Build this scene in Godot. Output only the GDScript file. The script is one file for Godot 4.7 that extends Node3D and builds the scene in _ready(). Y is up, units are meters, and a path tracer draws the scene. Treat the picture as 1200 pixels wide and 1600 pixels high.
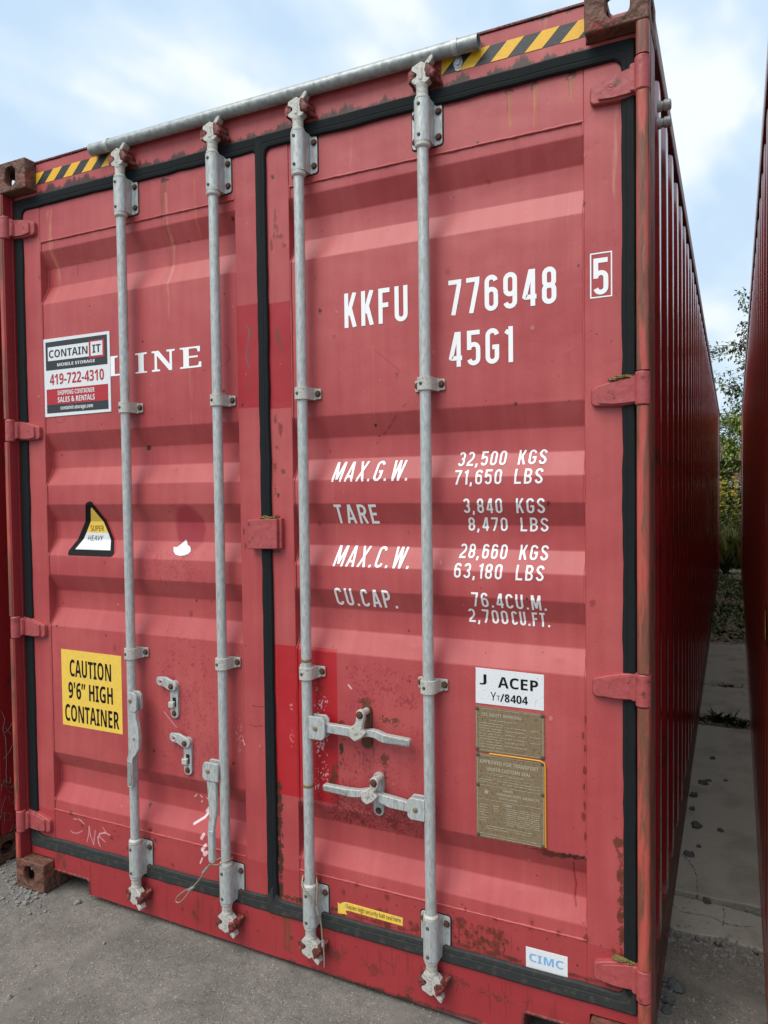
extends Node3D
# A red 40 ft high-cube shipping container seen from its door end, between two others.
# y up, metres. The container's front lower left corner is the origin; it runs back along -z.

const W := 2.438
const H := 2.896
const L := 12.192
const ZS := -0.058      # face of the door stiles
const ZR := -0.060      # face of the door rails
const ZP := -0.063      # outer face of the door sheet
const ZDEPTH := 0.034   # depth of its corrugations
const TEX_W := 1400
const TEX_H := 1664

var M := {}
var rng := RandomNumberGenerator.new()
var shared := {}


# ------------------------------------------------------------------ mesh building
class MB:
	var v := PackedVector3Array()
	var n := PackedVector3Array()
	var t := PackedVector2Array()
	var c := PackedColorArray()
	var xf := Transform3D()
	var has_uv := false
	var col := Color(1, 1, 1)
	var use_col := false

	func tri(a: Vector3, b: Vector3, d: Vector3, na: Vector3, nb: Vector3, nd: Vector3) -> void:
		a = xf * a
		b = xf * b
		d = xf * d
		var bs := xf.basis
		na = (bs * na).normalized()
		nb = (bs * nb).normalized()
		nd = (bs * nd).normalized()
		var g := (b - a).cross(d - a)
		if g.length_squared() < 1e-22:
			return
		if g.dot(na + nb + nd) > 0.0:
			v.append(a); v.append(d); v.append(b)
			n.append(na); n.append(nd); n.append(nb)
		else:
			v.append(a); v.append(b); v.append(d)
			n.append(na); n.append(nb); n.append(nd)
		if use_col:
			c.append(col); c.append(col); c.append(col)

	func trif(a: Vector3, b: Vector3, d: Vector3, nn: Vector3) -> void:
		tri(a, b, d, nn, nn, nn)

	func quad(a: Vector3, b: Vector3, d: Vector3, e: Vector3, na: Vector3, nb: Vector3, nd: Vector3, ne: Vector3) -> void:
		tri(a, b, d, na, nb, nd)
		tri(a, d, e, na, nd, ne)

	func quadf(a: Vector3, b: Vector3, d: Vector3, e: Vector3, nn: Vector3) -> void:
		quad(a, b, d, e, nn, nn, nn, nn)

	# a box with rounded-looking bevels; skip holds the faces left open, as "ax,sign" strings
	func box(lo: Vector3, hi: Vector3, b := 0.003, skip := []) -> void:
		var ctr := (lo + hi) * 0.5
		var h := (hi - lo) * 0.5
		b = minf(b, minf(h.x, minf(h.y, h.z)) * 0.9)
		for ax in 3:
			var bx := (ax + 1) % 3
			var cx := (ax + 2) % 3
			for s in [-1.0, 1.0]:
				var nn := Vector3.ZERO
				nn[ax] = s
				if not (str(ax) + "," + str(int(s))) in skip:
					var p := []
					for q in [[-1.0, -1.0], [1.0, -1.0], [1.0, 1.0], [-1.0, 1.0]]:
						var w := Vector3.ZERO
						w[ax] = s * h[ax]
						w[bx] = q[0] * (h[bx] - b)
						w[cx] = q[1] * (h[cx] - b)
						p.append(ctr + w)
					quadf(p[0], p[1], p[2], p[3], nn)
				for s2 in [-1.0, 1.0]:
					var n2 := Vector3.ZERO
					n2[bx] = s2
					var e := []
					for k in [-1.0, 1.0]:
						var w1 := Vector3.ZERO
						w1[ax] = s * h[ax]
						w1[bx] = s2 * (h[bx] - b)
						w1[cx] = k * (h[cx] - b)
						var w2 := Vector3.ZERO
						w2[ax] = s * (h[ax] - b)
						w2[bx] = s2 * h[bx]
						w2[cx] = k * (h[cx] - b)
						e.append(ctr + w1)
						e.append(ctr + w2)
					quad(e[0], e[1], e[3], e[2], nn, n2, n2, nn)
		for sx in [-1.0, 1.0]:
			for sy in [-1.0, 1.0]:
				for sz in [-1.0, 1.0]:
					var s3 := Vector3(sx, sy, sz)
					tri(ctr + s3 * Vector3(h.x, h.y - b, h.z - b), ctr + s3 * Vector3(h.x - b, h.y, h.z - b), ctr + s3 * Vector3(h.x - b, h.y - b, h.z), Vector3(sx, 0, 0), Vector3(0, sy, 0), Vector3(0, 0, sz))

	# a plate: outline in x,y from z0 to z1, its front edge bevelled
	func prism(poly: PackedVector2Array, z0: float, z1: float, bev := 0.002, back := false) -> void:
		if Geometry2D.is_polygon_clockwise(poly):
			poly = poly.duplicate()
			poly.reverse()
		var m := poly.size()
		var en := PackedVector2Array()
		for i in m:
			var d := (poly[(i + 1) % m] - poly[i]).normalized()
			en.append(Vector2(d.y, -d.x))
		var inn := PackedVector2Array()
		for i in m:
			var a := en[(i + m - 1) % m]
			var b := en[i]
			var mid := (a + b)
			var k := bev / maxf(0.35, 0.5 * (1.0 + a.dot(b)))
			inn.append(poly[i] - mid * 0.5 * k)
		var idx := Geometry2D.triangulate_polygon(inn)
		if idx.is_empty():
			inn = poly
			idx = Geometry2D.triangulate_polygon(poly)
		for k in range(0, idx.size(), 3):
			var a := inn[idx[k]]
			var b := inn[idx[k + 1]]
			var d := inn[idx[k + 2]]
			trif(Vector3(a.x, a.y, z1), Vector3(b.x, b.y, z1), Vector3(d.x, d.y, z1), Vector3(0, 0, 1))
			if back:
				trif(Vector3(a.x, a.y, z0), Vector3(b.x, b.y, z0), Vector3(d.x, d.y, z0), Vector3(0, 0, -1))
		for i in m:
			var j := (i + 1) % m
			var nn := Vector3(en[i].x, en[i].y, 0)
			var pn := en[(i + m - 1) % m]
			var xn := en[j]
			var n0 := nn
			var n1 := nn
			if pn.dot(en[i]) > 0.6:
				n0 = (nn + Vector3(pn.x, pn.y, 0)).normalized()
			if xn.dot(en[i]) > 0.6:
				n1 = (nn + Vector3(xn.x, xn.y, 0)).normalized()
			var f := Vector3(0, 0, 1)
			var p0 := Vector3(poly[i].x, poly[i].y, z1 - bev)
			var p1 := Vector3(poly[j].x, poly[j].y, z1 - bev)
			quad(Vector3(inn[i].x, inn[i].y, z1), Vector3(inn[j].x, inn[j].y, z1), p1, p0, f, f, n1, n0)
			quad(p0, p1, Vector3(p1.x, p1.y, z0), Vector3(p0.x, p0.y, z0), n0, n1, n1, n0)

	func tube(path: PackedVector3Array, radius: float, sides := 10, caps := true, radii := []) -> void:
		var m := path.size()
		var up := Vector3(0, 0, 1)
		var prev := PackedVector3Array()
		var prevn := PackedVector3Array()
		var u := Vector3.ZERO
		for i in m:
			var d := (path[mini(i + 1, m - 1)] - path[maxi(i - 1, 0)]).normalized()
			if u == Vector3.ZERO:
				u = d.cross(up)
				if u.length() < 0.1:
					u = d.cross(Vector3(1, 0, 0))
			u = (u - d * u.dot(d)).normalized()
			var w := d.cross(u)
			var r: float = radius * (radii[i] if radii.size() > i else 1.0)
			var ring := PackedVector3Array()
			var rn := PackedVector3Array()
			for k in sides:
				var a := TAU * k / sides
				var o := u * cos(a) + w * sin(a)
				ring.append(path[i] + o * r)
				rn.append(o)
			if i > 0:
				for k in sides:
					var k2 := (k + 1) % sides
					quad(prev[k], prev[k2], ring[k2], ring[k], prevn[k], prevn[k2], rn[k2], rn[k])
			if caps and (i == 0 or i == m - 1):
				var cn := -d if i == 0 else d
				for k in sides:
					trif(path[i], ring[k], ring[(k + 1) % sides], cn)
			prev = ring
			prevn = rn

	# a turned shape: profile of (radius, height) round the y axis
	func lathe(prof: Array, sides := 20) -> void:
		for i in prof.size() - 1:
			var a: Vector2 = prof[i]
			var b: Vector2 = prof[i + 1]
			var d := (b - a).normalized()
			var nr := Vector2(d.y, -d.x)
			if nr.x < -0.01 or (absf(nr.x) <= 0.01 and a.x == b.x):
				nr = -nr
			for k in sides:
				var a0 := TAU * k / sides
				var a1 := TAU * (k + 1) / sides
				var c0 := Vector3(cos(a0), 0, sin(a0))
				var c1 := Vector3(cos(a1), 0, sin(a1))
				var n0 := c0 * nr.x + Vector3(0, nr.y, 0)
				var n1 := c1 * nr.x + Vector3(0, nr.y, 0)
				quad(c0 * a.x + Vector3(0, a.y, 0), c1 * a.x + Vector3(0, a.y, 0), c1 * b.x + Vector3(0, b.y, 0), c0 * b.x + Vector3(0, b.y, 0), n0, n1, n1, n0)

	# an open or closed line in x,y drawn out along z from z0 to z1; side says which way it faces
	func draw_out(line: PackedVector2Array, z0: float, z1: float, side := 1.0, closed := false) -> void:
		var m := line.size()
		var segs := m if closed else m - 1
		var en := PackedVector2Array()
		for i in segs:
			var d := (line[(i + 1) % m] - line[i]).normalized()
			en.append(Vector2(d.y, -d.x) * side)
		for i in segs:
			var j := (i + 1) % m
			var n0 := en[i]
			var n1 := en[i]
			var p := i - 1
			if closed:
				p = (i + segs - 1) % segs
			if p >= 0 and en[p].dot(en[i]) > 0.82:
				n0 = (en[p] + en[i]).normalized()
			var q := i + 1
			if closed:
				q = q % segs
			if q < segs and en[q].dot(en[i]) > 0.82:
				n1 = (en[q] + en[i]).normalized()
			var na := Vector3(n0.x, n0.y, 0)
			var nb := Vector3(n1.x, n1.y, 0)
			quad(Vector3(line[i].x, line[i].y, z0), Vector3(line[j].x, line[j].y, z0), Vector3(line[j].x, line[j].y, z1), Vector3(line[i].x, line[i].y, z1), na, nb, nb, na)

	# a band between two loops of equal length, its height given by steps of (share, z)
	func band(inner: PackedVector2Array, outer: PackedVector2Array, steps: Array) -> void:
		var m := inner.size()
		for s in steps.size() - 1:
			var s0: Vector2 = steps[s]
			var s1: Vector2 = steps[s + 1]
			for i in m:
				var j := (i + 1) % m
				var a := inner[i].lerp(outer[i], s0.x)
				var b := inner[j].lerp(outer[j], s0.x)
				var d := inner[j].lerp(outer[j], s1.x)
				var e := inner[i].lerp(outer[i], s1.x)
				var pa := Vector3(a.x, a.y, s0.y)
				var pb := Vector3(b.x, b.y, s0.y)
				var pd := Vector3(d.x, d.y, s1.y)
				var pe := Vector3(e.x, e.y, s1.y)
				var g := (pb - pa).cross(pe - pa) + (pe - pd).cross(pb - pd)
				if g.length() < 1e-12:
					continue
				g = g.normalized()
				if g.z < 0.0:
					g = -g
				quadf(pa, pb, pd, pe, g)

	func mesh(mat: Material, uv := 0) -> ArrayMesh:
		var arr := []
		arr.resize(Mesh.ARRAY_MAX)
		arr[Mesh.ARRAY_VERTEX] = v
		arr[Mesh.ARRAY_NORMAL] = n
		if uv == 1:   # the plane of the door end
			var tt := PackedVector2Array()
			tt.resize(v.size())
			for i in v.size():
				tt[i] = Vector2(v[i].x / 2.438, 1.0 - v[i].y / 2.896)
			arr[Mesh.ARRAY_TEX_UV] = tt
		elif has_uv:
			arr[Mesh.ARRAY_TEX_UV] = t
		if use_col:
			arr[Mesh.ARRAY_COLOR] = c
		var o := ArrayMesh.new()
		o.add_surface_from_arrays(Mesh.PRIMITIVE_TRIANGLES, arr)
		o.surface_set_material(0, mat)
		return o


func part(parent: Node3D, called: String, mb: MB, mat: Material, uv := 0) -> MeshInstance3D:
	var o := MeshInstance3D.new()
	o.name = called
	o.mesh = mb.mesh(mat, uv)
	parent.add_child(o, true)
	return o


func put(parent: Node3D, called: String, mesh: Mesh, at: Vector3, turn := Vector3.ZERO, size := Vector3.ONE, mat: Material = null) -> MeshInstance3D:
	var o := MeshInstance3D.new()
	o.name = called
	o.mesh = mesh
	o.position = at
	o.rotation = turn
	o.scale = size
	if mat:
		o.material_override = mat
	parent.add_child(o, true)
	return o


func group_node(parent: Node3D, called: String, at := Vector3.ZERO) -> Node3D:
	var o := Node3D.new()
	o.name = called
	o.position = at
	parent.add_child(o, true)
	return o


var taken := {}
func thing(called: String, label: String, category: String, at := Vector3.ZERO, turn := 0.0, group := "") -> Node3D:
	var o := Node3D.new()
	var k: int = taken.get(called, 0)
	o.name = called if k == 0 else "%s_%03d" % [called, k]
	taken[called] = k + 1
	add_child(o)
	o.position = at
	o.rotation.y = turn
	tag(o, label, category, group)
	return o


func tag(o: Node, label: String, category: String, group := "") -> void:
	o.set_meta("label", label)
	o.set_meta("category", category)
	if group:
		o.set_meta("group", group)


func structure(called: String, mb: MB, mat: Material) -> MeshInstance3D:
	var k: int = taken.get(called, 0)
	var o := part(self, called if k == 0 else "%s_%03d" % [called, k], mb, mat)
	taken[called] = k + 1
	o.set_meta("kind", "structure")
	return o


func V2(a: Array) -> PackedVector2Array:
	var o := PackedVector2Array()
	for i in range(0, a.size(), 2):
		o.append(Vector2(a[i], a[i + 1]))
	return o


func V3(a: Array) -> PackedVector3Array:
	var o := PackedVector3Array()
	for i in range(0, a.size(), 3):
		o.append(Vector3(a[i], a[i + 1], a[i + 2]))
	return o


func rrect(x0: float, y0: float, x1: float, y1: float, r: float, seg := 5) -> PackedVector2Array:
	var o := PackedVector2Array()
	var cs := [Vector2(x1 - r, y0 + r), Vector2(x1 - r, y1 - r), Vector2(x0 + r, y1 - r), Vector2(x0 + r, y0 + r)]
	for k in 4:
		for i in seg + 1:
			var a := -PI / 2 + PI / 2 * k + PI / 2 * i / seg
			o.append(cs[k] + Vector2(cos(a), sin(a)) * r)
	return o


# a line or outline with its corners rounded
func soften(line: PackedVector2Array, r: float, seg := 3, closed := true) -> PackedVector2Array:
	var o := PackedVector2Array()
	var m := line.size()
	for i in m:
		if not closed and (i == 0 or i == m - 1):
			o.append(line[i])
			continue
		var p := line[i]
		var a := line[(i + m - 1) % m] - p
		var b := line[(i + 1) % m] - p
		var k := minf(r, minf(a.length(), b.length()) * 0.45)
		var pa := p + a.normalized() * k
		var pb := p + b.normalized() * k
		for s in seg + 1:
			var f := float(s) / seg
			o.append(pa.lerp(p, f).lerp(p.lerp(pb, f), f))
	return o


func curve3(pts: PackedVector3Array, steps := 6) -> PackedVector3Array:
	var o := PackedVector3Array()
	var m := pts.size()
	for i in m - 1:
		var a := pts[maxi(i - 1, 0)]
		var b := pts[i]
		var d := pts[i + 1]
		var e := pts[mini(i + 2, m - 1)]
		for s in steps:
			o.append(b.cubic_interpolate(d, a, e, float(s) / steps))
	o.append(pts[m - 1])
	return o


# ------------------------------------------------------------------ materials
func noise(seed_: int, freq: float, octaves := 3, kind := FastNoiseLite.TYPE_SIMPLEX_SMOOTH) -> FastNoiseLite:
	var f := FastNoiseLite.new()
	f.seed = seed_
	f.noise_type = kind
	f.frequency = freq
	f.fractal_octaves = octaves
	return f


func plain(color: Color, rough := 0.6, metal := 0.0) -> StandardMaterial3D:
	var m := StandardMaterial3D.new()
	m.albedo_color = color
	m.roughness = rough
	m.metallic = metal
	return m


func tri_mat(tex: Texture2D, scale: float, rough: float, metal := 0.0, normal: Texture2D = null, depth := 1.0) -> StandardMaterial3D:
	var m := StandardMaterial3D.new()
	m.albedo_texture = tex
	m.roughness = rough
	m.metallic = metal
	m.uv1_triplanar = true
	m.uv1_world_triplanar = true
	m.uv1_scale = Vector3.ONE * scale
	if normal:
		m.normal_enabled = true
		m.normal_texture = normal
		m.normal_scale = depth
	return m


# a seamless picture that mixes colours by noise: base, its fleck, and rust or dirt where the coarse noise is high
func mixed_tex(n: int, seed_: int, base: Color, fleck: Color, patch: Color, patch2: Color, share: float, fleck_share := 0.35, coarse := 0.006, soft := 0.10) -> ImageTexture:
	var a := noise(seed_, coarse * 512.0 / n, 5).get_seamless_image(n, n).get_data()
	var b := noise(seed_ + 7, 0.06, 3).get_seamless_image(n, n).get_data()
	var d := noise(seed_ + 13, 0.25, 2).get_seamless_image(n, n).get_data()
	var out := PackedByteArray()
	out.resize(n * n * 3)
	var cut := 1.0 - share
	for i in n * n:
		var fa := a[i] / 255.0
		var fb := b[i] / 255.0
		var fd := d[i] / 255.0
		var c := base.lerp(fleck, clampf((fb - 0.5) * 1.6 + 0.5, 0.0, 1.0) * fleck_share)
		var k := smoothstep(cut - soft, cut + soft, fa * 0.72 + fb * 0.18 + fd * 0.10)
		if k > 0.0:
			c = c.lerp(patch.lerp(patch2, clampf((fd - 0.5) * 1.8 + (fb - 0.5) + 0.5, 0.0, 1.0)), k)
		var g := 0.94 + 0.12 * fd
		out[i * 3] = clampi(int(c.r * g * 255.0), 0, 255)
		out[i * 3 + 1] = clampi(int(c.g * g * 255.0), 0, 255)
		out[i * 3 + 2] = clampi(int(c.b * g * 255.0), 0, 255)
	return ImageTexture.create_from_image(Image.create_from_data(n, n, false, Image.FORMAT_RGB8, out))


func bump_tex(n: int, seed_: int, freq: float, octaves: int, height: float, kind := FastNoiseLite.TYPE_SIMPLEX_SMOOTH) -> ImageTexture:
	var im := noise(seed_, freq, octaves, kind).get_seamless_image(n, n)
	im.convert(Image.FORMAT_RGBA8)
	im.bump_map_to_normal_map(height)
	return ImageTexture.create_from_image(im)


func rgb(r: int, g: int, b: int) -> Color:
	return Color(r / 255.0, g / 255.0, b / 255.0)


# ------------------------------------------------------------------ the worn paint of the door end, painted in metres on one picture
var cv := PackedByteArray()
var wear: FastNoiseLite
var wear_fine: FastNoiseLite
const PPM := TEX_W / W


func dab(i: int, c: Color, a: float) -> void:
	cv[i] = int(lerpf(cv[i], c.r * 255.0, a))
	cv[i + 1] = int(lerpf(cv[i + 1], c.g * 255.0, a))
	cv[i + 2] = int(lerpf(cv[i + 2], c.b * 255.0, a))


# a ragged blot; edge is how uneven its outline is
func blot(x: float, y: float, rx: float, ry: float, c: Color, a := 0.9, edge := 0.9, fine := 0.0) -> void:
	var px := x * PPM
	var py := (H - y) * PPM
	var rpx := rx * PPM
	var rpy := ry * PPM
	for j in range(maxi(0, int(py - rpy * 1.6) - 1), mini(TEX_H, int(py + rpy * 1.6) + 2)):
		for i in range(maxi(0, int(px - rpx * 1.6) - 1), mini(TEX_W, int(px + rpx * 1.6) + 2)):
			var dx := (i + 0.5 - px) / rpx
			var dy := (j + 0.5 - py) / rpy
			var d := sqrt(dx * dx + dy * dy) + wear.get_noise_2d(i * 1.5, j * 1.5) * edge
			if fine > 0.0:
				d += (wear_fine.get_noise_2d(i * 2.1, j * 2.1) + 0.08) * fine * 1.3
			var k := a * (1.0 - smoothstep(0.78, 1.05, d))
			if k > 0.004:
				dab((j * TEX_W + i) * 3, c, k)


# a run of rust or dirt down from a point
func run_down(x: float, y0: float, y1: float, w: float, c: Color, a: float, sway := 0.004) -> void:
	var j0 := int((H - y0) * PPM)
	var j1 := int((H - y1) * PPM)
	for j in range(maxi(0, j0), mini(TEX_H, j1)):
		var f := float(j - j0) / maxf(1.0, j1 - j0)
		var cx := (x + wear.get_noise_2d(x * 9000.0, j * 0.35) * sway) * PPM
		var hw := w * PPM * (0.55 + 0.45 * (1.0 - f)) * (0.75 + 0.5 * wear.get_noise_2d(j * 0.6, x * 3000.0))
		for i in range(maxi(0, int(cx - hw * 1.5)), mini(TEX_W, int(cx + hw * 1.5) + 1)):
			var d := absf(i + 0.5 - cx) / maxf(0.6, hw)
			var grain := clampf(0.6 + wear_fine.get_noise_2d(i * 1.3, j * 0.12) * 1.2, 0.0, 1.0)
			var ragged := 1.0 if f < 0.75 else clampf((1.0 - f) * 5.0 + wear_fine.get_noise_2d(i * 0.8, j * 0.25), 0.0, 1.0)
			var k := a * (1.0 - smoothstep(0.5, 1.2, d)) * grain * ragged
			if k > 0.004:
				dab((j * TEX_W + i) * 3, c, k)


func stroke(x0: float, y0: float, x1: float, y1: float, w: float, c: Color, a := 0.8, broken := 0.0) -> void:
	var p := Vector2(x0, H - y0) * PPM
	var q := Vector2(x1, H - y1) * PPM
	var r := w * PPM * 0.5
	for j in range(maxi(0, int(minf(p.y, q.y) - r - 1)), mini(TEX_H, int(maxf(p.y, q.y) + r + 2))):
		for i in range(maxi(0, int(minf(p.x, q.x) - r - 1)), mini(TEX_W, int(maxf(p.x, q.x) + r + 2))):
			var at := Vector2(i + 0.5, j + 0.5)
			var d := at.distance_to(Geometry2D.get_closest_point_to_segment(at, p, q))
			var k := a * clampf(r + 0.5 - d, 0.0, 1.0)
			if broken > 0.0:
				k *= smoothstep(-0.1, 0.15, wear_fine.get_noise_2d(i, j) + 0.35 - broken)
			if k > 0.004:
				dab((j * TEX_W + i) * 3, c, k)


func strokes(pts: Array, w: float, c: Color, a := 0.8, broken := 0.0) -> void:
	for i in range(0, pts.size() - 3, 2):
		stroke(pts[i], pts[i + 1], pts[i + 2], pts[i + 3], w, c, a, broken)


func field(x0: float, y0: float, x1: float, y1: float, c: Color, a := 1.0, ragged := 0.0) -> void:
	for j in range(maxi(0, int((H - y1) * PPM)), mini(TEX_H, int((H - y0) * PPM))):
		for i in range(maxi(0, int(x0 * PPM)), mini(TEX_W, int(x1 * PPM))):
			var k := a * (0.92 + 0.16 * wear.get_noise_2d(i * 0.5, j * 0.2))
			if ragged > 0.0:
				k *= smoothstep(-0.05, 0.15, wear_fine.get_noise_2d(i * 0.6, j * 0.3) + 0.4 - ragged)
			dab((j * TEX_W + i) * 3, c, clampf(k, 0.0, 1.0))


# rubbed marks: short slanting touches where fine noise is high
func scuff(x0: float, y0: float, x1: float, y1: float, c: Color, a: float, cut: float, slant := 0.7, stretch := 0.35) -> void:
	var cx := (x0 + x1) * 0.5
	var cy := (y0 + y1) * 0.5
	for j in range(maxi(0, int((H - y1) * PPM)), mini(TEX_H, int((H - y0) * PPM))):
		for i in range(maxi(0, int(x0 * PPM)), mini(TEX_W, int(x1 * PPM))):
			var ex := absf(i / PPM - cx) / (x1 - x0) * 2.0
			var ey := absf(H - j / PPM - cy) / (y1 - y0) * 2.0
			var edge := maxf(ex, ey)
			var s := i + j * slant
			var t := j - i * slant
			var f := wear_fine.get_noise_2d(s * 1.7, t * stretch * 2.2) * 0.75 + wear_fine.get_noise_2d(t * 1.9 + 900.0, s * stretch * 2.0) * 0.35 + wear.get_noise_2d(i * 0.8, j * 0.8) * 0.45
			var k := a * smoothstep(cut, cut + 0.18, f - maxf(0.0, edge - 0.6) * 0.8)
			if k > 0.004:
				dab((j * TEX_W + i) * 3, c, k)


func specks(count: int, x0: float, y0: float, x1: float, y1: float, r0: float, r1: float, c: Color, a := 0.9) -> void:
	for k in count:
		var r := lerpf(r0, r1, pow(rng.randf(), 3.0))
		var x := rng.randf_range(x0, x1)
		var y := rng.randf_range(y0, y1)
		if r > 0.004:
			blot(x, y - r * 0.4, r * 1.7, r * 2.2, rgb(140, 60, 48), a * 0.35, 0.9)
			run_down(x, y, y - r * rng.randf_range(2.0, 7.0), r * 0.5, rgb(124, 46, 38), a * 0.45)
		blot(x, y, r, r * rng.randf_range(0.8, 1.5), c, a, 0.8, 0.6)


# a ragged band of rust that eats upwards from an edge
func rust_edge(x0: float, x1: float, y0: float, y1: float, rise_: float, c: Color, c2: Color) -> void:
	for i in range(int(x0 * PPM), mini(TEX_W, int(x1 * PPM))):
		var big := clampf(0.45 + wear.get_noise_2d(i * 0.55, y0 * 700.0) * 1.7, 0.04, 1.0)
		var small := 0.8 + 0.7 * wear_fine.get_noise_2d(i * 0.6, y0 * 900.0)
		var top := y1 + rise_ * big * small
		for j in range(maxi(0, int((H - top - 0.012) * PPM)), mini(TEX_H, int((H - y0) * PPM))):
			var y := H - j / PPM
			var f := (top - y) / 0.006 + wear_fine.get_noise_2d(i * 1.6, j * 1.6) * 1.4
			var k := smoothstep(-0.3, 0.6, f)
			if k > 0.01:
				dab((j * TEX_W + i) * 3, c2.lerp(c, smoothstep(0.5, 2.2, f)), k * 0.9)


func paint_door_end() -> ImageTexture:
	wear = noise(41, 0.03, 3)
	wear_fine = noise(77, 0.09, 3)
	var red := rgb(172, 72, 73)
	var pale := rgb(181, 88, 86)
	var deep := rgb(158, 56, 60)
	var coarse := noise(5, 0.0035, 4).get_image(TEX_W, TEX_H).get_data()
	var fine := noise(6, 0.16, 3).get_image(TEX_W, TEX_H).get_data()
	var sh := TEX_H / 13
	var runs := noise(8, 0.035, 3).get_image(TEX_W, sh + 2).get_data()
	cv.resize(TEX_W * TEX_H * 3)
	for j in TEX_H:
		var y := H - (j + 0.5) / PPM
		var rj := (j / 13) * TEX_W
		var sill := y < 0.158
		for i in TEX_W:
			var at := j * TEX_W + i
			var f := coarse[at] / 255.0
			var s := runs[rj + i] / 255.0
			var g := fine[at] / 255.0
			var c := deep.lerp(pale, clampf((f - 0.5) * 1.0 + (s - 0.5) * 0.55 + 0.5, 0.0, 1.0))
			c = c.lerp(red, 0.4)
			if sill:
				c = c.lerp(rgb(148, 40, 45), 0.75)
			elif y < 0.316:
				c = c.lerp(rgb(152, 46, 50), 0.5)
			var m := 0.975 + 0.05 * g
			cv[at * 3] = int(c.r * m * 255.0)
			cv[at * 3 + 1] = int(c.g * m * 255.0)
			cv[at * 3 + 2] = int(c.b * m * 255.0)
	var rust := rgb(92, 46, 30)
	var dark := rgb(52, 30, 24)
	var orange := rgb(178, 106, 60)
	var dust := rgb(186, 128, 104)
	var fresh := rgb(170, 22, 31)
	var old := rgb(156, 24, 34)
	var white := rgb(226, 214, 214)
	# repainted fields and the ghosts of old labels
	field(1.106, 1.874, 1.196, 2.221, old, 1.0)
	field(1.228, 1.866, 1.321, 2.215, old, 1.0)
	field(1.220, 0.566, 1.474, 1.075, fresh, 0.96)
	blot(0.857, 1.46, 0.072, 0.092, rgb(150, 42, 54), 0.75, 0.06)
	field(0.40, 1.357, 0.522, 1.372, fresh, 0.0)
	# rust runs from the head of the doors
	for r in [[2.060, 0.115], [2.132, 0.130], [2.232, 0.085]]:
		blot(r[0], 2.712, 0.014, 0.010, rust, 0.8, 0.8)
		run_down(r[0], 2.712, 2.712 - r[1], 0.012, orange, 1.0)
		run_down(r[0] + 0.003, 2.712, 2.712 - r[1] * 0.8, 0.006, rgb(150, 84, 48), 0.9)
		run_down(r[0] - 0.006, 2.705, 2.71 - r[1] * 0.6, 0.003, rust, 0.5)
	run_down(0.222, 2.70, 2.40, 0.019, rgb(190, 122, 92), 0.8)
	run_down(0.222, 2.40, 2.0, 0.012, dust, 0.28)
	run_down(0.795, 2.70, 2.35, 0.024, rgb(140, 58, 44), 0.85)
	run_down(0.805, 2.66, 2.20, 0.011, dust, 0.75)
	run_down(0.775, 2.62, 2.08, 0.006, rgb(150, 72, 58), 0.5)
	blot(0.80, 2.705, 0.022, 0.008, dark, 0.8)
	run_down(0.935, 2.68, 2.48, 0.011, orange, 0.6)
	run_down(0.90, 2.03, 1.80, 0.012, dust, 0.35)
	run_down(2.345, 2.60, 2.28, 0.010, dust, 0.7)
	run_down(1.55, 2.70, 2.55, 0.005, dust, 0.3)
	for k in 26:
		var x := rng.randf_range(0.1, 2.35)
		var y := rng.randf_range(0.6, 2.7)
		run_down(x, y, y - rng.randf_range(0.08, 0.4), rng.randf_range(0.002, 0.006), dust if rng.randf() < 0.6 else deep, rng.randf_range(0.12, 0.3))
	# flaked strokes round the closing edge
	for q in [[1.268, 2.50, 0.006, 0.02], [1.272, 2.46, 0.010, 0.010], [1.29, 2.43, 0.014, 0.008], [1.30, 2.40, 0.010, 0.012], [1.262, 2.44, 0.005, 0.018], [1.252, 2.41, 0.004, 0.02], [1.27, 2.115, 0.011, 0.024], [1.284, 2.06, 0.008, 0.026], [1.278, 2.09, 0.006, 0.012], [1.256, 1.83, 0.006, 0.014], [1.275, 1.80, 0.007, 0.030], [1.26, 1.74, 0.009, 0.012], [1.252, 1.68, 0.006, 0.02], [1.285, 1.655, 0.012, 0.010], [1.25, 1.60, 0.004, 0.02], [1.158, 2.13, 0.008, 0.020], [1.148, 2.05, 0.007, 0.034], [1.152, 1.95, 0.004, 0.024], [1.245, 1.50, 0.03, 0.008], [1.25, 1.39, 0.022, 0.006], [1.125, 1.41, 0.004, 0.022], [1.12, 1.45, 0.003, 0.014]]:
		blot(q[0], q[1], q[2], q[3], rgb(122, 52, 42) if q[1] > 1.55 else rust, 0.85, 1.1, 0.5)
	strokes([1.145, 2.155, 1.158, 2.13, 1.146, 2.08, 1.142, 2.04, 1.156, 2.01], 0.005, rgb(120, 84, 78), 0.7)
	strokes([1.05, 2.10, 1.066, 2.085, 1.07, 2.05, 1.05, 2.03], 0.006, rgb(140, 40, 46), 0.6)
	# general pits and stains
	specks(170, 0.09, 0.22, 2.35, 2.70, 0.0012, 0.005, dark, 0.85)
	specks(90, 0.09, 0.22, 2.35, 2.70, 0.002, 0.007, rgb(128, 44, 42), 0.6)
	specks(60, 0.1, 0.3, 2.3, 2.6, 0.002, 0.006, rgb(196, 128, 122), 0.6)
	specks(80, 1.36, 0.21, 2.35, 0.34, 0.0015, 0.008, rgb(112, 34, 32), 0.65)
	specks(60, 1.86, 0.22, 2.04, 0.29, 0.003, 0.012, rgb(98, 34, 30), 0.75)
	specks(30, 1.93, 0.215, 2.03, 0.25, 0.003, 0.010, rgb(88, 36, 30), 0.7)
	specks(24, 1.60, 0.21, 1.80, 0.25, 0.003, 0.014, rgb(98, 34, 30), 0.7)
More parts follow.
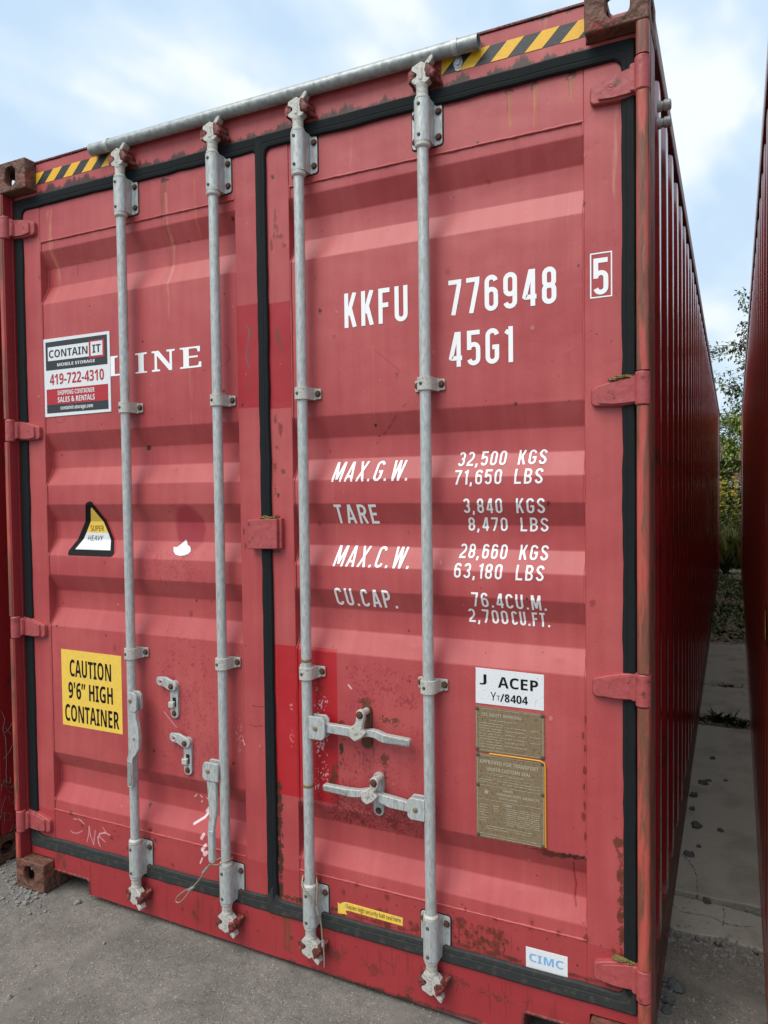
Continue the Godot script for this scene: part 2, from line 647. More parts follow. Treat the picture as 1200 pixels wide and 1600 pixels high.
	specks(40, 0.20, 0.21, 1.10, 0.33, 0.002, 0.010, rgb(112, 38, 34), 0.75)
	for k in 16:
		run_down(rng.randf_range(1.75, 2.05), 0.28, 0.22, 0.003, rgb(104, 38, 32), 0.6)
	# worn and scuffed field round the handles
	scuff(1.48, 0.88, 1.80, 1.06, rgb(140, 46, 54), 0.75, 0.16)
	scuff(1.40, 0.60, 1.90, 0.92, rgb(150, 52, 60), 0.5, 0.18)
	scuff(0.68, 0.52, 1.00, 1.00, rgb(142, 50, 58), 0.55, 0.14)
	scuff(0.62, 1.24, 0.95, 1.40, rgb(148, 52, 62), 0.5, 0.10, -0.7)
	scuff(0.70, 0.92, 1.0, 1.10, rgb(140, 40, 52), 0.5, 0.2)
	scuff(1.385, 0.58, 1.44, 0.96, rgb(218, 184, 186), 0.85, 0.10, 0.5)
	scuff(1.29, 0.72, 1.31, 0.90, rgb(210, 160, 160), 0.6, 0.2)
	scuff(1.38, 0.49, 1.78, 0.60, rgb(112, 28, 33), 0.6, -0.05, 0.1, 0.8)
	scuff(1.42, 0.50, 1.72, 0.58, rgb(92, 28, 30), 0.6, 0.10, 0.3, 0.9)
	scuff(1.44, 0.60, 1.66, 0.80, rgb(110, 44, 40), 0.8, 0.24, 0.0)
	for q in [[1.565, 0.755, 0.05], [1.575, 0.74, 0.09], [1.552, 0.75, 0.06], [1.59, 0.73, 0.07], [1.60, 0.78, 0.10]]:
		run_down(q[0], q[1], q[1] - q[2], 0.006, rgb(96, 60, 50), 0.75)
	blot(1.487, 0.755, 0.007, 0.020, dark, 0.8)
	blot(1.640, 0.735, 0.010, 0.04, rust, 0.8, 1.2, 0.8)
	for q in [[1.575, 0.915, 0.022, 0.012], [1.66, 0.865, 0.028, 0.012], [1.485, 0.835, 0.018, 0.008], [1.74, 0.62, 0.028, 0.012], [1.46, 0.665, 0.014, 0.03], [1.455, 0.63, 0.014, 0.03]]:
		blot(q[0], q[1], q[2], q[3], rust, 0.85, 1.3, 0.9)
	stroke(1.62, 2.03, 1.71, 1.955, 0.002, rgb(120, 40, 46), 0.6)
	strokes([1.735, 1.86, 1.70, 1.83, 1.67, 1.795, 1.63, 1.76, 1.61, 1.735], 0.006, rgb(130, 46, 46), 0.7, 0.25)
	blot(0.665, 1.758, 0.012, 0.010, dark, 0.9, 1.0)
	run_down(0.672, 1.75, 1.62, 0.005, dust, 0.5)
	strokes([0.325, 2.495, 0.325, 2.44], 0.005, rgb(120, 60, 40), 0.7, 0.2)
	strokes([0.325, 2.495, 0.42, 2.487], 0.004, rgb(186, 118, 92), 0.8, 0.2)
	strokes([0.22, 1.895, 0.225, 1.876, 0.25, 1.87, 0.27, 1.878, 0.275, 1.89], 0.003, rgb(130, 46, 50), 0.6)
	# torn weld at the lower right and its runs
	blot(2.17, 0.545, 0.05, 0.012, rust, 0.9, 0.8, 0.4)
	blot(2.225, 0.552, 0.035, 0.010, dark, 0.9, 0.7, 0.4)
	blot(2.14, 0.552, 0.045, 0.008, rgb(112, 40, 36), 0.8, 0.9, 0.5)
	for k in 9:
		var x := 2.14 + 0.013 * k
		run_down(x, 0.53, 0.53 - rng.randf_range(0.08, 0.22), rng.randf_range(0.003, 0.007), rgb(150, 78, 56), rng.randf_range(0.3, 0.6))
	strokes([2.225, 0.53, 2.222, 0.49, 2.228, 0.46, 2.224, 0.42, 2.23, 0.40], 0.005, rgb(130, 30, 36), 0.8)
	for y in [0.94, 0.90, 0.87, 0.80, 0.76, 0.70, 0.67, 0.62]:
		blot(2.258 + rng.randf_range(-0.004, 0.004), y, 0.004, 0.012, rgb(110, 40, 34), 0.8, 1.0)
	for y in range(22, 60, 2):
		blot(2.356, y * 0.01, 0.008, 0.016, rust, 0.7, 1.2, 0.5)
	blot(2.35, 0.62, 0.012, 0.02, rust, 0.8, 1.0)
	for y in range(20, 62, 2):
		blot(1.246, y * 0.01, 0.008 + 0.004 * rng.randf(), 0.02, rgb(70, 42, 30), 0.85, 1.0, 0.4)
	for k in 24:
		blot(rng.randf_range(1.24, 1.5), 0.213 + rng.randf() * 0.008, 0.02, 0.008, rgb(74, 48, 34), 0.75, 1.0, 0.5)
	for k in 30:
		blot(rng.randf_range(1.5, 2.36), 0.212, 0.02, 0.006, rgb(94, 44, 34), 0.6, 1.0, 0.5)
	# white scratches and chalked letters low on the left door
	strokes([0.93, 0.45, 0.90, 0.41, 0.862, 0.385], 0.009, white, 0.9)
	strokes([0.925, 0.455, 0.905, 0.43], 0.012, white, 0.85)
	strokes([0.915, 0.36, 0.905, 0.345], 0.012, white, 0.8)
	strokes([0.925, 0.325, 0.91, 0.305, 0.915, 0.30], 0.012, white, 0.8)
	strokes([0.93, 0.30, 0.92, 0.29], 0.014, white, 0.8)
	strokes([0.91, 0.275, 0.90, 0.255], 0.006, white, 0.8)
	for q in [[0.85, 0.475, 0.86, 0.485], [0.875, 0.485, 0.885, 0.478], [0.905, 0.48, 0.925, 0.468], [0.88, 0.46, 0.885, 0.465]]:
		strokes(q, 0.004, white, 0.8)
	strokes([0.745, 0.785, 0.80, 0.735], 0.004, rgb(206, 150, 156), 0.8)
	var chalk := rgb(206, 172, 172)
	strokes([0.27, 0.300, 0.285, 0.302], 0.006, chalk, 0.6)
	strokes([0.295, 0.304, 0.31, 0.300, 0.325, 0.290], 0.005, chalk, 0.7)
	strokes([0.25, 0.250, 0.262, 0.243, 0.28, 0.244, 0.30, 0.252, 0.315, 0.262], 0.004, chalk, 0.6)
	strokes([0.338, 0.222, 0.348, 0.25, 0.352, 0.285, 0.358, 0.25, 0.374, 0.218, 0.378, 0.24, 0.385, 0.275], 0.005, chalk, 0.6)
	strokes([0.46, 0.272, 0.435, 0.276, 0.41, 0.268, 0.398, 0.25, 0.40, 0.23, 0.41, 0.218], 0.006, chalk, 0.75)
	strokes([0.425, 0.295, 0.44, 0.28, 0.425, 0.272], 0.004, chalk, 0.7)
	strokes([0.405, 0.256, 0.425, 0.246, 0.436, 0.24], 0.005, chalk, 0.65)
	strokes([1.085, 0.80, 1.09, 0.77, 1.095, 0.74], 0.008, rgb(204, 150, 150), 0.5, 0.3)
	strokes([1.095, 0.73, 1.105, 0.715], 0.006, white, 0.7, 0.1)
	scuff(1.06, 0.66, 1.09, 0.78, rgb(204, 150, 150), 0.6, 0.12)
	strokes([1.135, 0.86, 1.15, 0.855, 1.19, 0.857], 0.003, rgb(92, 40, 36), 0.8, 0.1)
	strokes([1.13, 0.79, 1.15, 0.785, 1.19, 0.793], 0.003, rgb(92, 40, 36), 0.8, 0.1)
	strokes([1.79, 1.04, 1.765, 0.995], 0.003, rgb(214, 180, 180), 0.7)
	stroke(1.525, 0.955, 1.515, 0.965, 0.006, white, 0.7)
	# header: rust eating up from the seal, streaks above it
	rust_edge(0.16, 2.28, 2.752, 2.768, 0.030, rgb(52, 31, 25), rgb(104, 48, 36))
	for k in 40:
		run_down(rng.randf_range(0.2, 2.25), 2.885, 2.885 - rng.randf_range(0.03, 0.09), rng.randf_range(0.003, 0.008), rgb(140, 56, 44) if rng.randf() < 0.6 else dust, rng.randf_range(0.2, 0.45))
	for k in 60:
		blot(rng.randf_range(0.17, 2.27), 2.884, rng.randf_range(0.01, 0.04), 0.006, rgb(58, 40, 34), 0.8, 1.0, 0.4)
	# sill: stains under the cams, scrapes
	for k in 60:
		run_down(rng.randf_range(0.2, 2.2), rng.randf_range(0.10, 0.155), rng.randf_range(0.0, 0.06), rng.randf_range(0.002, 0.008), rgb(112, 34, 32), rng.randf_range(0.2, 0.5))
	for k in 7:
		run_down(1.272 + 0.012 * rng.randf_range(-1.0, 1.0), 0.155, 0.02, 0.008, rgb(104, 66, 36), 0.55)
	for q in [[0.88, 0.06, 0.022, 0.02], [1.86, 0.10, 0.06, 0.03], [1.72, 0.03, 0.018, 0.02], [1.45, 0.08, 0.05, 0.03], [0.67, 0.11, 0.035, 0.02], [1.09, 0.105, 0.04, 0.02], [1.60, 0.06, 0.03, 0.02], [2.0, 0.09, 0.05, 0.015]]:
		blot(q[0], q[1], q[2] * 0.7, q[3] * 0.7, rgb(92, 44, 34), 0.6, 1.3, 1.4)
	specks(60, 0.2, 0.0, 2.2, 0.15, 0.0015, 0.006, rgb(86, 40, 32), 0.65)
	rust_edge(0.3, 2.15, -0.02, 0.0, 0.014, rgb(64, 42, 36), rgb(96, 44, 38))
	for k in 8:
		var x := rng.randf_range(0.3, 2.1)
		stroke(x, rng.randf_range(0.03, 0.13), x + rng.randf_range(0.01, 0.05), rng.randf_range(0.03, 0.13), 0.002, rgb(60, 34, 34), 0.5)
	blot(0.19, 0.145, 0.018, 0.03, rgb(96, 52, 36), 0.8, 0.9, 0.6)
	blot(0.22, 0.125, 0.010, 0.03, rgb(86, 60, 40), 0.7, 0.9, 0.6)
	return ImageTexture.create_from_image(Image.create_from_data(TEX_W, TEX_H, false, Image.FORMAT_RGB8, cv))


func make_materials() -> void:
	var grain := bump_tex(256, 3, 0.05, 3, 1.5)
	var rough_bump := bump_tex(256, 9, 0.03, 4, 6.0)
	var end := paint_door_end()
	cv.clear()
	var m := StandardMaterial3D.new()
	m.albedo_texture = end
	m.roughness = 0.48
	m.texture_repeat = false
	m.normal_enabled = true
	m.normal_texture = dents()
	m.normal_scale = 0.32
	M.door = m
	M.hinge = tri_mat(mixed_tex(512, 21, rgb(158, 66, 68), rgb(174, 90, 88), rgb(92, 44, 32), rgb(64, 38, 28), 0.24, 0.5, 0.02), 1.6, 0.5, 0.0, grain, 0.4)
	M.post = tri_mat(mixed_tex(512, 22, rgb(176, 70, 62), rgb(168, 92, 74), rgb(128, 74, 54), rgb(98, 62, 48), 0.50, 0.6, 0.014), 2.4, 0.5, 0.0, grain, 0.4)
	M.post.uv1_scale = Vector3(3.2, 0.34, 3.2)
	M.casting = tri_mat(mixed_tex(512, 23, rgb(134, 58, 52), rgb(136, 78, 64), rgb(110, 72, 55), rgb(84, 58, 46), 0.68, 0.6, 0.010), 2.0, 0.72, 0.0, rough_bump, 1.0)
	M.casting_top = M.casting
	var side_tex := mixed_tex(512, 24, rgb(152, 36, 42), rgb(158, 48, 50), rgb(112, 52, 42), rgb(90, 44, 36), 0.30, 0.35, 0.012)
	M.side = tri_mat(side_tex, 0.5, 0.2)
	M.side.metallic_specular = 0.7
	M.side.clearcoat_enabled = true
	M.side.clearcoat = 0.5
	M.side.clearcoat_roughness = 0.06
	M.rail = tri_mat(mixed_tex(512, 25, rgb(128, 60, 54), rgb(140, 82, 70), rgb(104, 74, 58), rgb(80, 60, 48), 0.5, 0.6, 0.014), 1.1, 0.5, 0.0, grain, 0.4)
	M.keeper = tri_mat(mixed_tex(256, 26, rgb(146, 44, 44), rgb(156, 70, 62), rgb(86, 48, 38), rgb(62, 40, 32), 0.55, 0.5, 0.03), 4.0, 0.62, 0.0, rough_bump, 0.8)
	M.dark_side = tri_mat(mixed_tex(512, 27, rgb(152, 36, 40), rgb(158, 50, 50), rgb(110, 54, 42), rgb(86, 44, 36), 0.26, 0.4, 0.012), 0.7, 0.35, 0.0, grain, 0.2)
	M.brown_side = tri_mat(mixed_tex(512, 28, rgb(136, 48, 36), rgb(144, 62, 48), rgb(104, 62, 46), rgb(80, 50, 40), 0.24, 0.4, 0.012), 0.7, 0.28)
	M.brown_side.metallic_specular = 0.7
	M.zinc = tri_mat(mixed_tex(512, 31, rgb(172, 177, 176), rgb(194, 198, 197), rgb(142, 148, 147), rgb(166, 164, 155), 0.40, 0.9, 0.03, 0.2), 3.0, 0.48, 0.25, grain, 0.3)
	M.zinc.uv1_scale = Vector3(6.0, 1.4, 6.0)
	M.zinc_dull = tri_mat(mixed_tex(512, 32, rgb(150, 155, 153), rgb(168, 172, 170), rgb(124, 130, 128), rgb(140, 140, 132), 0.40, 0.8, 0.03, 0.2), 4.0, 0.5, 0.35, grain, 0.4)
	M.zinc_pale = tri_mat(mixed_tex(512, 33, rgb(180, 179, 172), rgb(194, 194, 189), rgb(156, 152, 139), rgb(132, 116, 94), 0.36, 0.7, 0.04, 0.15), 5.0, 0.58, 0.1, grain, 0.3)
	M.pipe = tri_mat(mixed_tex(512, 34, rgb(150, 155, 154), rgb(172, 176, 174), rgb(118, 124, 124), rgb(134, 138, 136), 0.45, 0.7, 0.025, 0.2), 3.0, 0.45, 0.35, grain, 0.3)
	M.rubber = tri_mat(mixed_tex(256, 35, rgb(24, 28, 30), rgb(30, 34, 35), rgb(46, 48, 45), rgb(38, 40, 38), 0.16, 0.5, 0.03, 0.15), 2.2, 0.75)
	M.rubber.metallic_specular = 0.3
	M.rubber_dirty = tri_mat(mixed_tex(256, 36, rgb(31, 34, 34), rgb(38, 40, 38), rgb(68, 62, 52), rgb(52, 50, 44), 0.36, 0.6, 0.03, 0.15), 2.2, 0.75)
	M.rust = tri_mat(mixed_tex(256, 37, rgb(84, 50, 32), rgb(104, 66, 42), rgb(60, 40, 30), rgb(48, 34, 28), 0.4, 0.8, 0.05), 8.0, 0.85, 0.0, rough_bump, 0.6)
	M.white = plain(rgb(238, 239, 239), 0.5)
	M.sticker = tri_mat(mixed_tex(256, 38, rgb(216, 219, 221), rgb(222, 224, 226), rgb(196, 196, 194), rgb(180, 178, 172), 0.2, 0.4, 0.03), 3.0, 0.4)
	M.sign_black = plain(rgb(42, 46, 48), 0.4)
	M.sign_red = plain(rgb(172, 34, 44), 0.4)
	M.black = plain(rgb(17, 17, 18), 0.65)
	M.black.metallic_specular = 0.3
	M.yellow = tri_mat(mixed_tex(256, 39, rgb(230, 190, 74), rgb(236, 202, 92), rgb(222, 190, 104), rgb(214, 178, 96), 0.3, 0.5, 0.02), 2.0, 0.45)
	M.tape_yellow = tri_mat(mixed_tex(256, 43, rgb(226, 172, 28), rgb(232, 184, 48), rgb(196, 150, 48), rgb(180, 140, 60), 0.22, 0.5, 0.03), 3.0, 0.5)
	M.tape_black = tri_mat(mixed_tex(256, 44, rgb(30, 33, 36), rgb(44, 48, 50), rgb(66, 70, 66), rgb(56, 60, 58), 0.3, 0.6, 0.04), 3.0, 0.5)
	M.plate = tri_mat(mixed_tex(512, 45, rgb(128, 110, 84), rgb(140, 124, 98), rgb(112, 80, 54), rgb(124, 96, 70), 0.34, 0.6, 0.03), 5.0, 0.5, 0.2, grain, 0.4)
	M.engraved = plain(rgb(168, 160, 138), 0.6)
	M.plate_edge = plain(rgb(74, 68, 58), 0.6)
	M.amber = plain(rgb(206, 142, 44), 0.4)
	M.blue = plain(rgb(120, 172, 216), 0.5)
	M.moss = tri_mat(mixed_tex(256, 46, rgb(96, 92, 52), rgb(124, 112, 66), rgb(70, 66, 44), rgb(172, 128, 48), 0.4, 0.8, 0.05), 12.0, 0.95, 0.0, rough_bump, 1.0)
	M.wire = plain(rgb(150, 140, 122), 0.45, 0.4)
	M.hole = plain(rgb(12, 12, 12), 0.9)
	M.floor = plain(rgb(70, 52, 42), 0.9)
	var asphalt_bump := bump_tex(1024, 61, 0.09, 4, 5.0)
	M.asphalt = tri_mat(asphalt_tex(1024, 51), 0.9, 0.92, 0.0, asphalt_bump, 0.16)
	M.concrete = tri_mat(mixed_tex(1024, 52, rgb(156, 152, 144), rgb(166, 162, 153), rgb(136, 132, 124), rgb(144, 139, 130), 0.42, 0.7, 0.008, 0.16), 0.6, 0.9, 0.0, asphalt_bump, 0.35)
	M.gravel = tri_mat(mixed_tex(512, 53, rgb(112, 110, 102), rgb(150, 146, 136), rgb(84, 84, 78), rgb(66, 66, 60), 0.46, 0.9, 0.05, 0.1), 1.3, 0.95, 0.0, rough_bump, 1.0)
	M.dust = plain(rgb(138, 133, 125), 0.95)
	M.jamb = tri_mat(mixed_tex(256, 47, rgb(136, 34, 40), rgb(146, 52, 54), rgb(92, 44, 36), rgb(74, 40, 32), 0.2, 0.4, 0.02), 1.4, 0.55)
	M.stone = tri_mat(mixed_tex(256, 54, rgb(122, 121, 117), rgb(146, 144, 140), rgb(98, 98, 95), rgb(110, 107, 102), 0.4, 0.8, 0.04), 9.0, 0.9, 0.0, rough_bump, 0.7)
	M.stone_warm = tri_mat(mixed_tex(256, 55, rgb(136, 128, 112), rgb(158, 150, 134), rgb(104, 98, 88), rgb(120, 112, 98), 0.4, 0.8, 0.04), 9.0, 0.9)
	M.stone_dark = tri_mat(mixed_tex(256, 56, rgb(80, 82, 84), rgb(98, 99, 100), rgb(62, 63, 64), rgb(70, 69, 66), 0.4, 0.8, 0.04), 9.0, 0.9)
	M.bark = plain(rgb(92, 80, 66), 0.95)


# the slight waviness and small dents of the sheet metal
func dents() -> ImageTexture:
	var w := 700
	var h := 832
	var a := noise(501, 0.009, 3)
	var b := noise(502, 0.05, 2)
	var im := Image.create(w, h, false, Image.FORMAT_RF)
	for j in h:
		for i in w:
			var k := a.get_noise_2d(i, j * 1.3)
			var d := maxf(0.0, b.get_noise_2d(i, j) - 0.42) * 1.6
			im.set_pixel(i, j, Color(0.5 + k * 0.45 - d * 0.10, 0, 0))
	im.bump_map_to_normal_map(5.0)
	return ImageTexture.create_from_image(im)


# worn asphalt: a grey binder with light and dark grit
func asphalt_tex(n: int, seed_: int) -> ImageTexture:
	var a := noise(seed_, 0.004, 5).get_seamless_image(n, n).get_data()
	var cell := noise(seed_ + 1, 0.28, 1, FastNoiseLite.TYPE_CELLULAR)
	cell.cellular_return_type = FastNoiseLite.RETURN_CELL_VALUE
	var g := cell.get_seamless_image(n, n).get_data()
	var b := noise(seed_ + 2, 0.2, 3).get_seamless_image(n, n).get_data()
	var mid := noise(seed_ + 3, 0.025, 3).get_seamless_image(n, n).get_data()
	var out := PackedByteArray()
	out.resize(n * n * 3)
	for i in n * n:
		var f := (a[i] / 255.0 - 0.5) * 0.10 + (mid[i] / 255.0 - 0.5) * 0.07
		var k := 0.410 + f + (b[i] / 255.0 - 0.5) * 0.12
		var gv := g[i] / 255.0
		if gv > 0.965:
			k += 0.13
		elif gv > 0.90:
			k += 0.04
		elif gv < 0.08:
			k -= 0.07
		k = clampf(k, 0.12, 0.85)
		out[i * 3] = int(k * 255.0 * 1.025)
		out[i * 3 + 1] = int(k * 255.0 * 0.985)
		out[i * 3 + 2] = int(k * 255.0 * 0.925)
	return ImageTexture.create_from_image(Image.create_from_data(n, n, false, Image.FORMAT_RGB8, out))


# ------------------------------------------------------------------ containers
const CORR := [[2.548, 2.484, 2.413, 2.341], [1.833, 1.764, 1.695, 1.627], [1.551, 1.484, 1.413, 1.349], [1.272, 1.206, 1.137, 1.067], [0.556, 0.495, 0.425, 0.361]]
const SHEET_LO := 0.318
const SHEET_HI := 2.588
const ROD_X := [0.631, 1.047, 1.385, 1.810]
const HINGE_Y := [2.650, 1.848, 1.058, 0.267]


func sheet_z(y: float) -> float:
	for q in CORR:
		if y < q[0] and y > q[3]:
			if y > q[1]:
				return ZP - ZDEPTH * (q[0] - y) / (q[0] - q[1])
			if y > q[2]:
				return ZP - ZDEPTH
			return ZP - ZDEPTH * (y - q[3]) / (q[2] - q[3])
	return ZP


func sheet_line() -> PackedVector2Array:
	var p := PackedVector2Array([Vector2(SHEET_HI, ZP)])
	for q in CORR:
		p.append(Vector2(q[0], ZP))
		p.append(Vector2(q[1], ZP - ZDEPTH))
		p.append(Vector2(q[2], ZP - ZDEPTH))
		p.append(Vector2(q[3], ZP))
	p.append(Vector2(SHEET_LO, ZP))
	return p


# a hollow corner casting with an opening in each of its three outer faces; s gives the outward directions
func casting_mesh(s: Vector3, mat: Material) -> ArrayMesh:
	var key := "casting%s%s" % [s, mat.get_instance_id()]
	if shared.has(key):
		return shared[key]
	var mb := MB.new()
	var d := Vector3(0.162, 0.118, 0.178)
	var base := Basis(Vector3(s.x, 0, 0), Vector3(0, s.y, 0), Vector3(0, 0, s.z))
	var th := 0.026
	var bev := 0.006
	mb.xf = Transform3D(base, -(base * d) * 1.0)
	# the outer corner lies at the origin, the block runs inwards from it
	mb.box(Vector3.ZERO, d, bev, ["0,1", "1,1", "2,1"])
	var faces := [
		[Basis(Vector3(0, 1, 0), Vector3(0, 0, 1), Vector3(1, 0, 0)), d.y, d.z, d.x, Vector2(0.058, 0.09), Vector2(0.026, 0.038)],
		[Basis(Vector3(0, 0, 1), Vector3(1, 0, 0), Vector3(0, 1, 0)), d.z, d.x, d.y, Vector2(0.085, 0.08), Vector2(0.060, 0.031)],
		[Basis(Vector3(1, 0, 0), Vector3(0, 1, 0), Vector3(0, 0, 1)), d.x, d.y, d.z, Vector2(0.085, 0.058), Vector2(0.030, 0.038)],
	]
	for f in faces:
		var fb: Basis = f[0]
		mb.xf = Transform3D(base, -(base * d)) * Transform3D(fb, Vector3.ZERO)
		var c: Vector2 = f[4]
		var r: Vector2 = f[5]
		var hole := rrect(c.x - r.x, c.y - r.y, c.x + r.x, c.y + r.y, minf(r.x, r.y) * 0.92, 6)
		var rim := rrect(bev, bev, f[1] - bev, f[2] - bev, 0.0005, 6)
		mb.band(hole, rim, [Vector2(0.06, f[3]), Vector2(1.0, f[3])])
		mb.band(hole, rim, [Vector2(0.0, f[3] - 0.004), Vector2(0.06, f[3])])
		var rim2 := rrect(th * 0.5, th * 0.5, f[1] - th, f[2] - th, 0.0005, 6)
		mb.band(hole, rim2, [Vector2(0.0, f[3] - th), Vector2(1.0, f[3] - th)])
		mb.draw_out(hole, f[3] - th, f[3] - 0.004, -1.0, true)
	shared[key] = mb.mesh(mat)
	return shared[key]


# frame, walls, roof and floor of a container; k holds its materials
func frame(o: Node3D, k: Dictionary, main: bool) -> void:
	for sx in [-1.0, 1.0]:
		for sy in [-1.0, 1.0]:
			for sz in [1.0, -1.0]:
				var c := put(o, "corner_casting", casting_mesh(Vector3(sx, sy, sz), k.casting), Vector3(W if sx > 0 else 0.0, H if sy > 0 else 0.0, 0.0 if sz > 0 else -L))
				if main and sy > 0 and sz > 0 and sx > 0:
					c.set_meta("label", "brown rusted top corner casting with sky through its opening")
	# corner posts
	for s in [0, 1]:
		var mb := MB.new()
		if s == 0:
			mb.xf = Transform3D(Basis(Vector3(-1, 0, 0), Vector3(0, 1, 0), Vector3(0, 0, 1)), Vector3(W, 0, 0))
		mb.box(Vector3(2.4045, 0.118, -0.168), Vector3(2.4363, 2.7778, -0.0575), 0.004)
		mb.box(Vector3(2.386, 0.118, -0.130), Vector3(2.4035, 2.7775, -0.056), 0.003)
		part(o, "corner_post", mb, k.rail)
		var bar := MB.new()
		var ys := [0.1185]
		for h in [3, 2, 1, 0]:
			ys.append(HINGE_Y[h] - 0.046)
			ys.append(HINGE_Y[h] + 0.046)
		ys.append(2.7775)
		var x0b := 2.4045 if s == 1 else 0.0015
		var x1b := 2.4365 if s == 1 else 0.0220
		var sect := rrect(x0b, -0.0560, x1b, -0.0005, 0.011 if s == 1 else 0.006, 5)
		var idx := Geometry2D.triangulate_polygon(sect)
		bar.xf = Transform3D(Basis(Vector3(1, 0, 0), Vector3(0, 0, 1), Vector3(0, 1, 0)), Vector3.ZERO)
		for q in range(0, ys.size(), 2):
			bar.draw_out(sect, ys[q], ys[q + 1], 1.0, true)
			for e in [ys[q], ys[q + 1]]:
				for t in range(0, idx.size(), 3):
					bar.trif(Vector3(sect[idx[t]].x, sect[idx[t]].y, e), Vector3(sect[idx[t + 1]].x, sect[idx[t + 1]].y, e), Vector3(sect[idx[t + 2]].x, sect[idx[t + 2]].y, e), Vector3(0, 0, 1.0 if e == ys[q + 1] else -1.0))
		part(o, "hinge_post", bar, k.post)
		if s == 0:
			var jb := MB.new()
			jb.box(Vector3(0.0205, 0.1185, -0.0555), Vector3(0.0275, 2.7775, -0.0045), 0.002)
			jb.box(Vector3(0.0270, 0.1185, -0.0560), Vector3(0.0315, 2.7775, -0.0400), 0.0015)
			part(o, "door_jamb", jb, k.jamb)
		var rear := MB.new()
		var x0 := 0.001 if s == 0 else W - 0.12
		rear.box(Vector3(x0, 0.118, -L + 0.001), Vector3(x0 + 0.119, 2.778, -L + 0.16), 0.006)
		part(o, "corner_post", rear, k.side)
		# side wall: upright corrugations
		var line := PackedVector2Array()
		var z := -0.16
		line.append(Vector2(z, W - 0.012))
		z -= 0.06
		while z > -L + 0.42:
			line.append(Vector2(z, W - 0.012))
			line.append(Vector2(z - 0.068, W - 0.048))
			line.append(Vector2(z - 0.138, W - 0.048))
			line.append(Vector2(z - 0.206, W - 0.012))
			z -= 0.278
		line.append(Vector2(-L + 0.15, W - 0.012))
		line = soften(line, 0.012, 3, false)
		var wall := MB.new()
		wall.xf = Transform3D(Basis(Vector3(0, 0, 1), Vector3(1, 0, 0), Vector3(0, 1, 0)), Vector3.ZERO)
		if s == 0:
			wall.xf = Transform3D(Basis(Vector3(-1, 0, 0), Vector3(0, 1, 0), Vector3(0, 0, 1)), Vector3(W, 0, 0)) * wall.xf
		wall.draw_out(line, 0.155, 2.850, -1.0)
		part(o, "side_wall", wall, k.side)
		var tr := MB.new()
		var xo := W - 0.060 if s == 1 else 0.003
		tr.box(Vector3(xo, 2.832, -L + 0.178), Vector3(xo + 0.057, 2.892, -0.178), 0.006)
		part(o, "top_rail", tr, k.rail)
		var br := MB.new()
		var xi := W - 0.046 if s == 1 else 0.012
		br.box(Vector3(xi, 0.030, -L + 0.178), Vector3(xi + 0.034, 0.165, -0.170), 0.004)
		var xl := W - 0.075 if s == 1 else 0.008
		br.box(Vector3(xl, 0.014, -L + 0.180), Vector3(xl + 0.067, 0.0295, -0.172), 0.003)
		part(o, "bottom_rail", br, k.rail)
	# roof, floor, closed end
	var roof := MB.new()
	roof.box(Vector3(0.058, 2.868, -L + 0.10), Vector3(W - 0.058, 2.882, -0.12), 0.003)
	part(o, "roof", roof, k.side)
	var fl := MB.new()
	fl.box(Vector3(0.05, 0.105, -L + 0.06), Vector3(W - 0.05, 0.152, -0.13), 0.003)
	part(o, "floor", fl, M.floor)
	var back := MB.new()
	back.box(Vector3(0.12, 0.02, -L + 0.012), Vector3(W - 0.12, 2.89, -L + 0.06), 0.004)
	part(o, "end_wall", back, k.side)
	# header and sill
	var hd := MB.new()
	hd.prism(V2([0.036, 2.742, 2.402, 2.742, 2.402, 2.777, 2.274, 2.777, 2.274, 2.884, 0.164, 2.884, 0.164, 2.777, 0.036, 2.777]), -0.125, -0.050, 0.002, true)
	var header := part(o, "header", hd, k.door, k.uv)
	var lip := MB.new()
	lip.box(Vector3(0.164, 2.8845, -0.14), Vector3(2.274, 2.8925, -0.0455), 0.002)
	part(header, "roof_lip", lip, M.keeper)
	var sl := MB.new()
	sl.prism(soften(V2([0.036, 0.122, 0.164, 0.122, 0.164, 0.080, 0.350, 0.080, 0.358, 0.072, 0.358, 0.020, 2.082, -0.013, 2.082, 0.066, 2.090, 0.072, 2.274, 0.072, 2.274, 0.122, 2.402, 0.122, 2.402, 0.182, 0.036, 0.182]), 0.004, 2), -0.125, -0.050, 0.003, true)
	var sill := part(o, "sill", sl, k.door, k.uv)
	var edge := MB.new()
	edge.tube(V3([0.166, 0.081, -0.052, 0.25, 0.081, -0.052, 0.347, 0.081, -0.052, 0.357, 0.072, -0.052, 0.359, 0.022, -0.052]), 0.0055, 8)
	part(sill, "cutout_edge", edge, M.keeper)
	edge = MB.new()
	edge.tube(V3([2.272, 0.073, -0.052, 2.2, 0.073, -0.052, 2.093, 0.073, -0.052, 2.083, 0.065, -0.052, 2.081, -0.010, -0.052]), 0.0055, 8)
	part(sill, "cutout_edge", edge, M.keeper)
	# keepers of the locking cams
	for x in ROD_X:
		put(header, "cam_keeper", keeper_mesh(1.0), Vector3(x, 2.800, -0.050))
		put(sill, "cam_keeper", keeper_mesh(-1.0), Vector3(x, 0.095, -0.050))


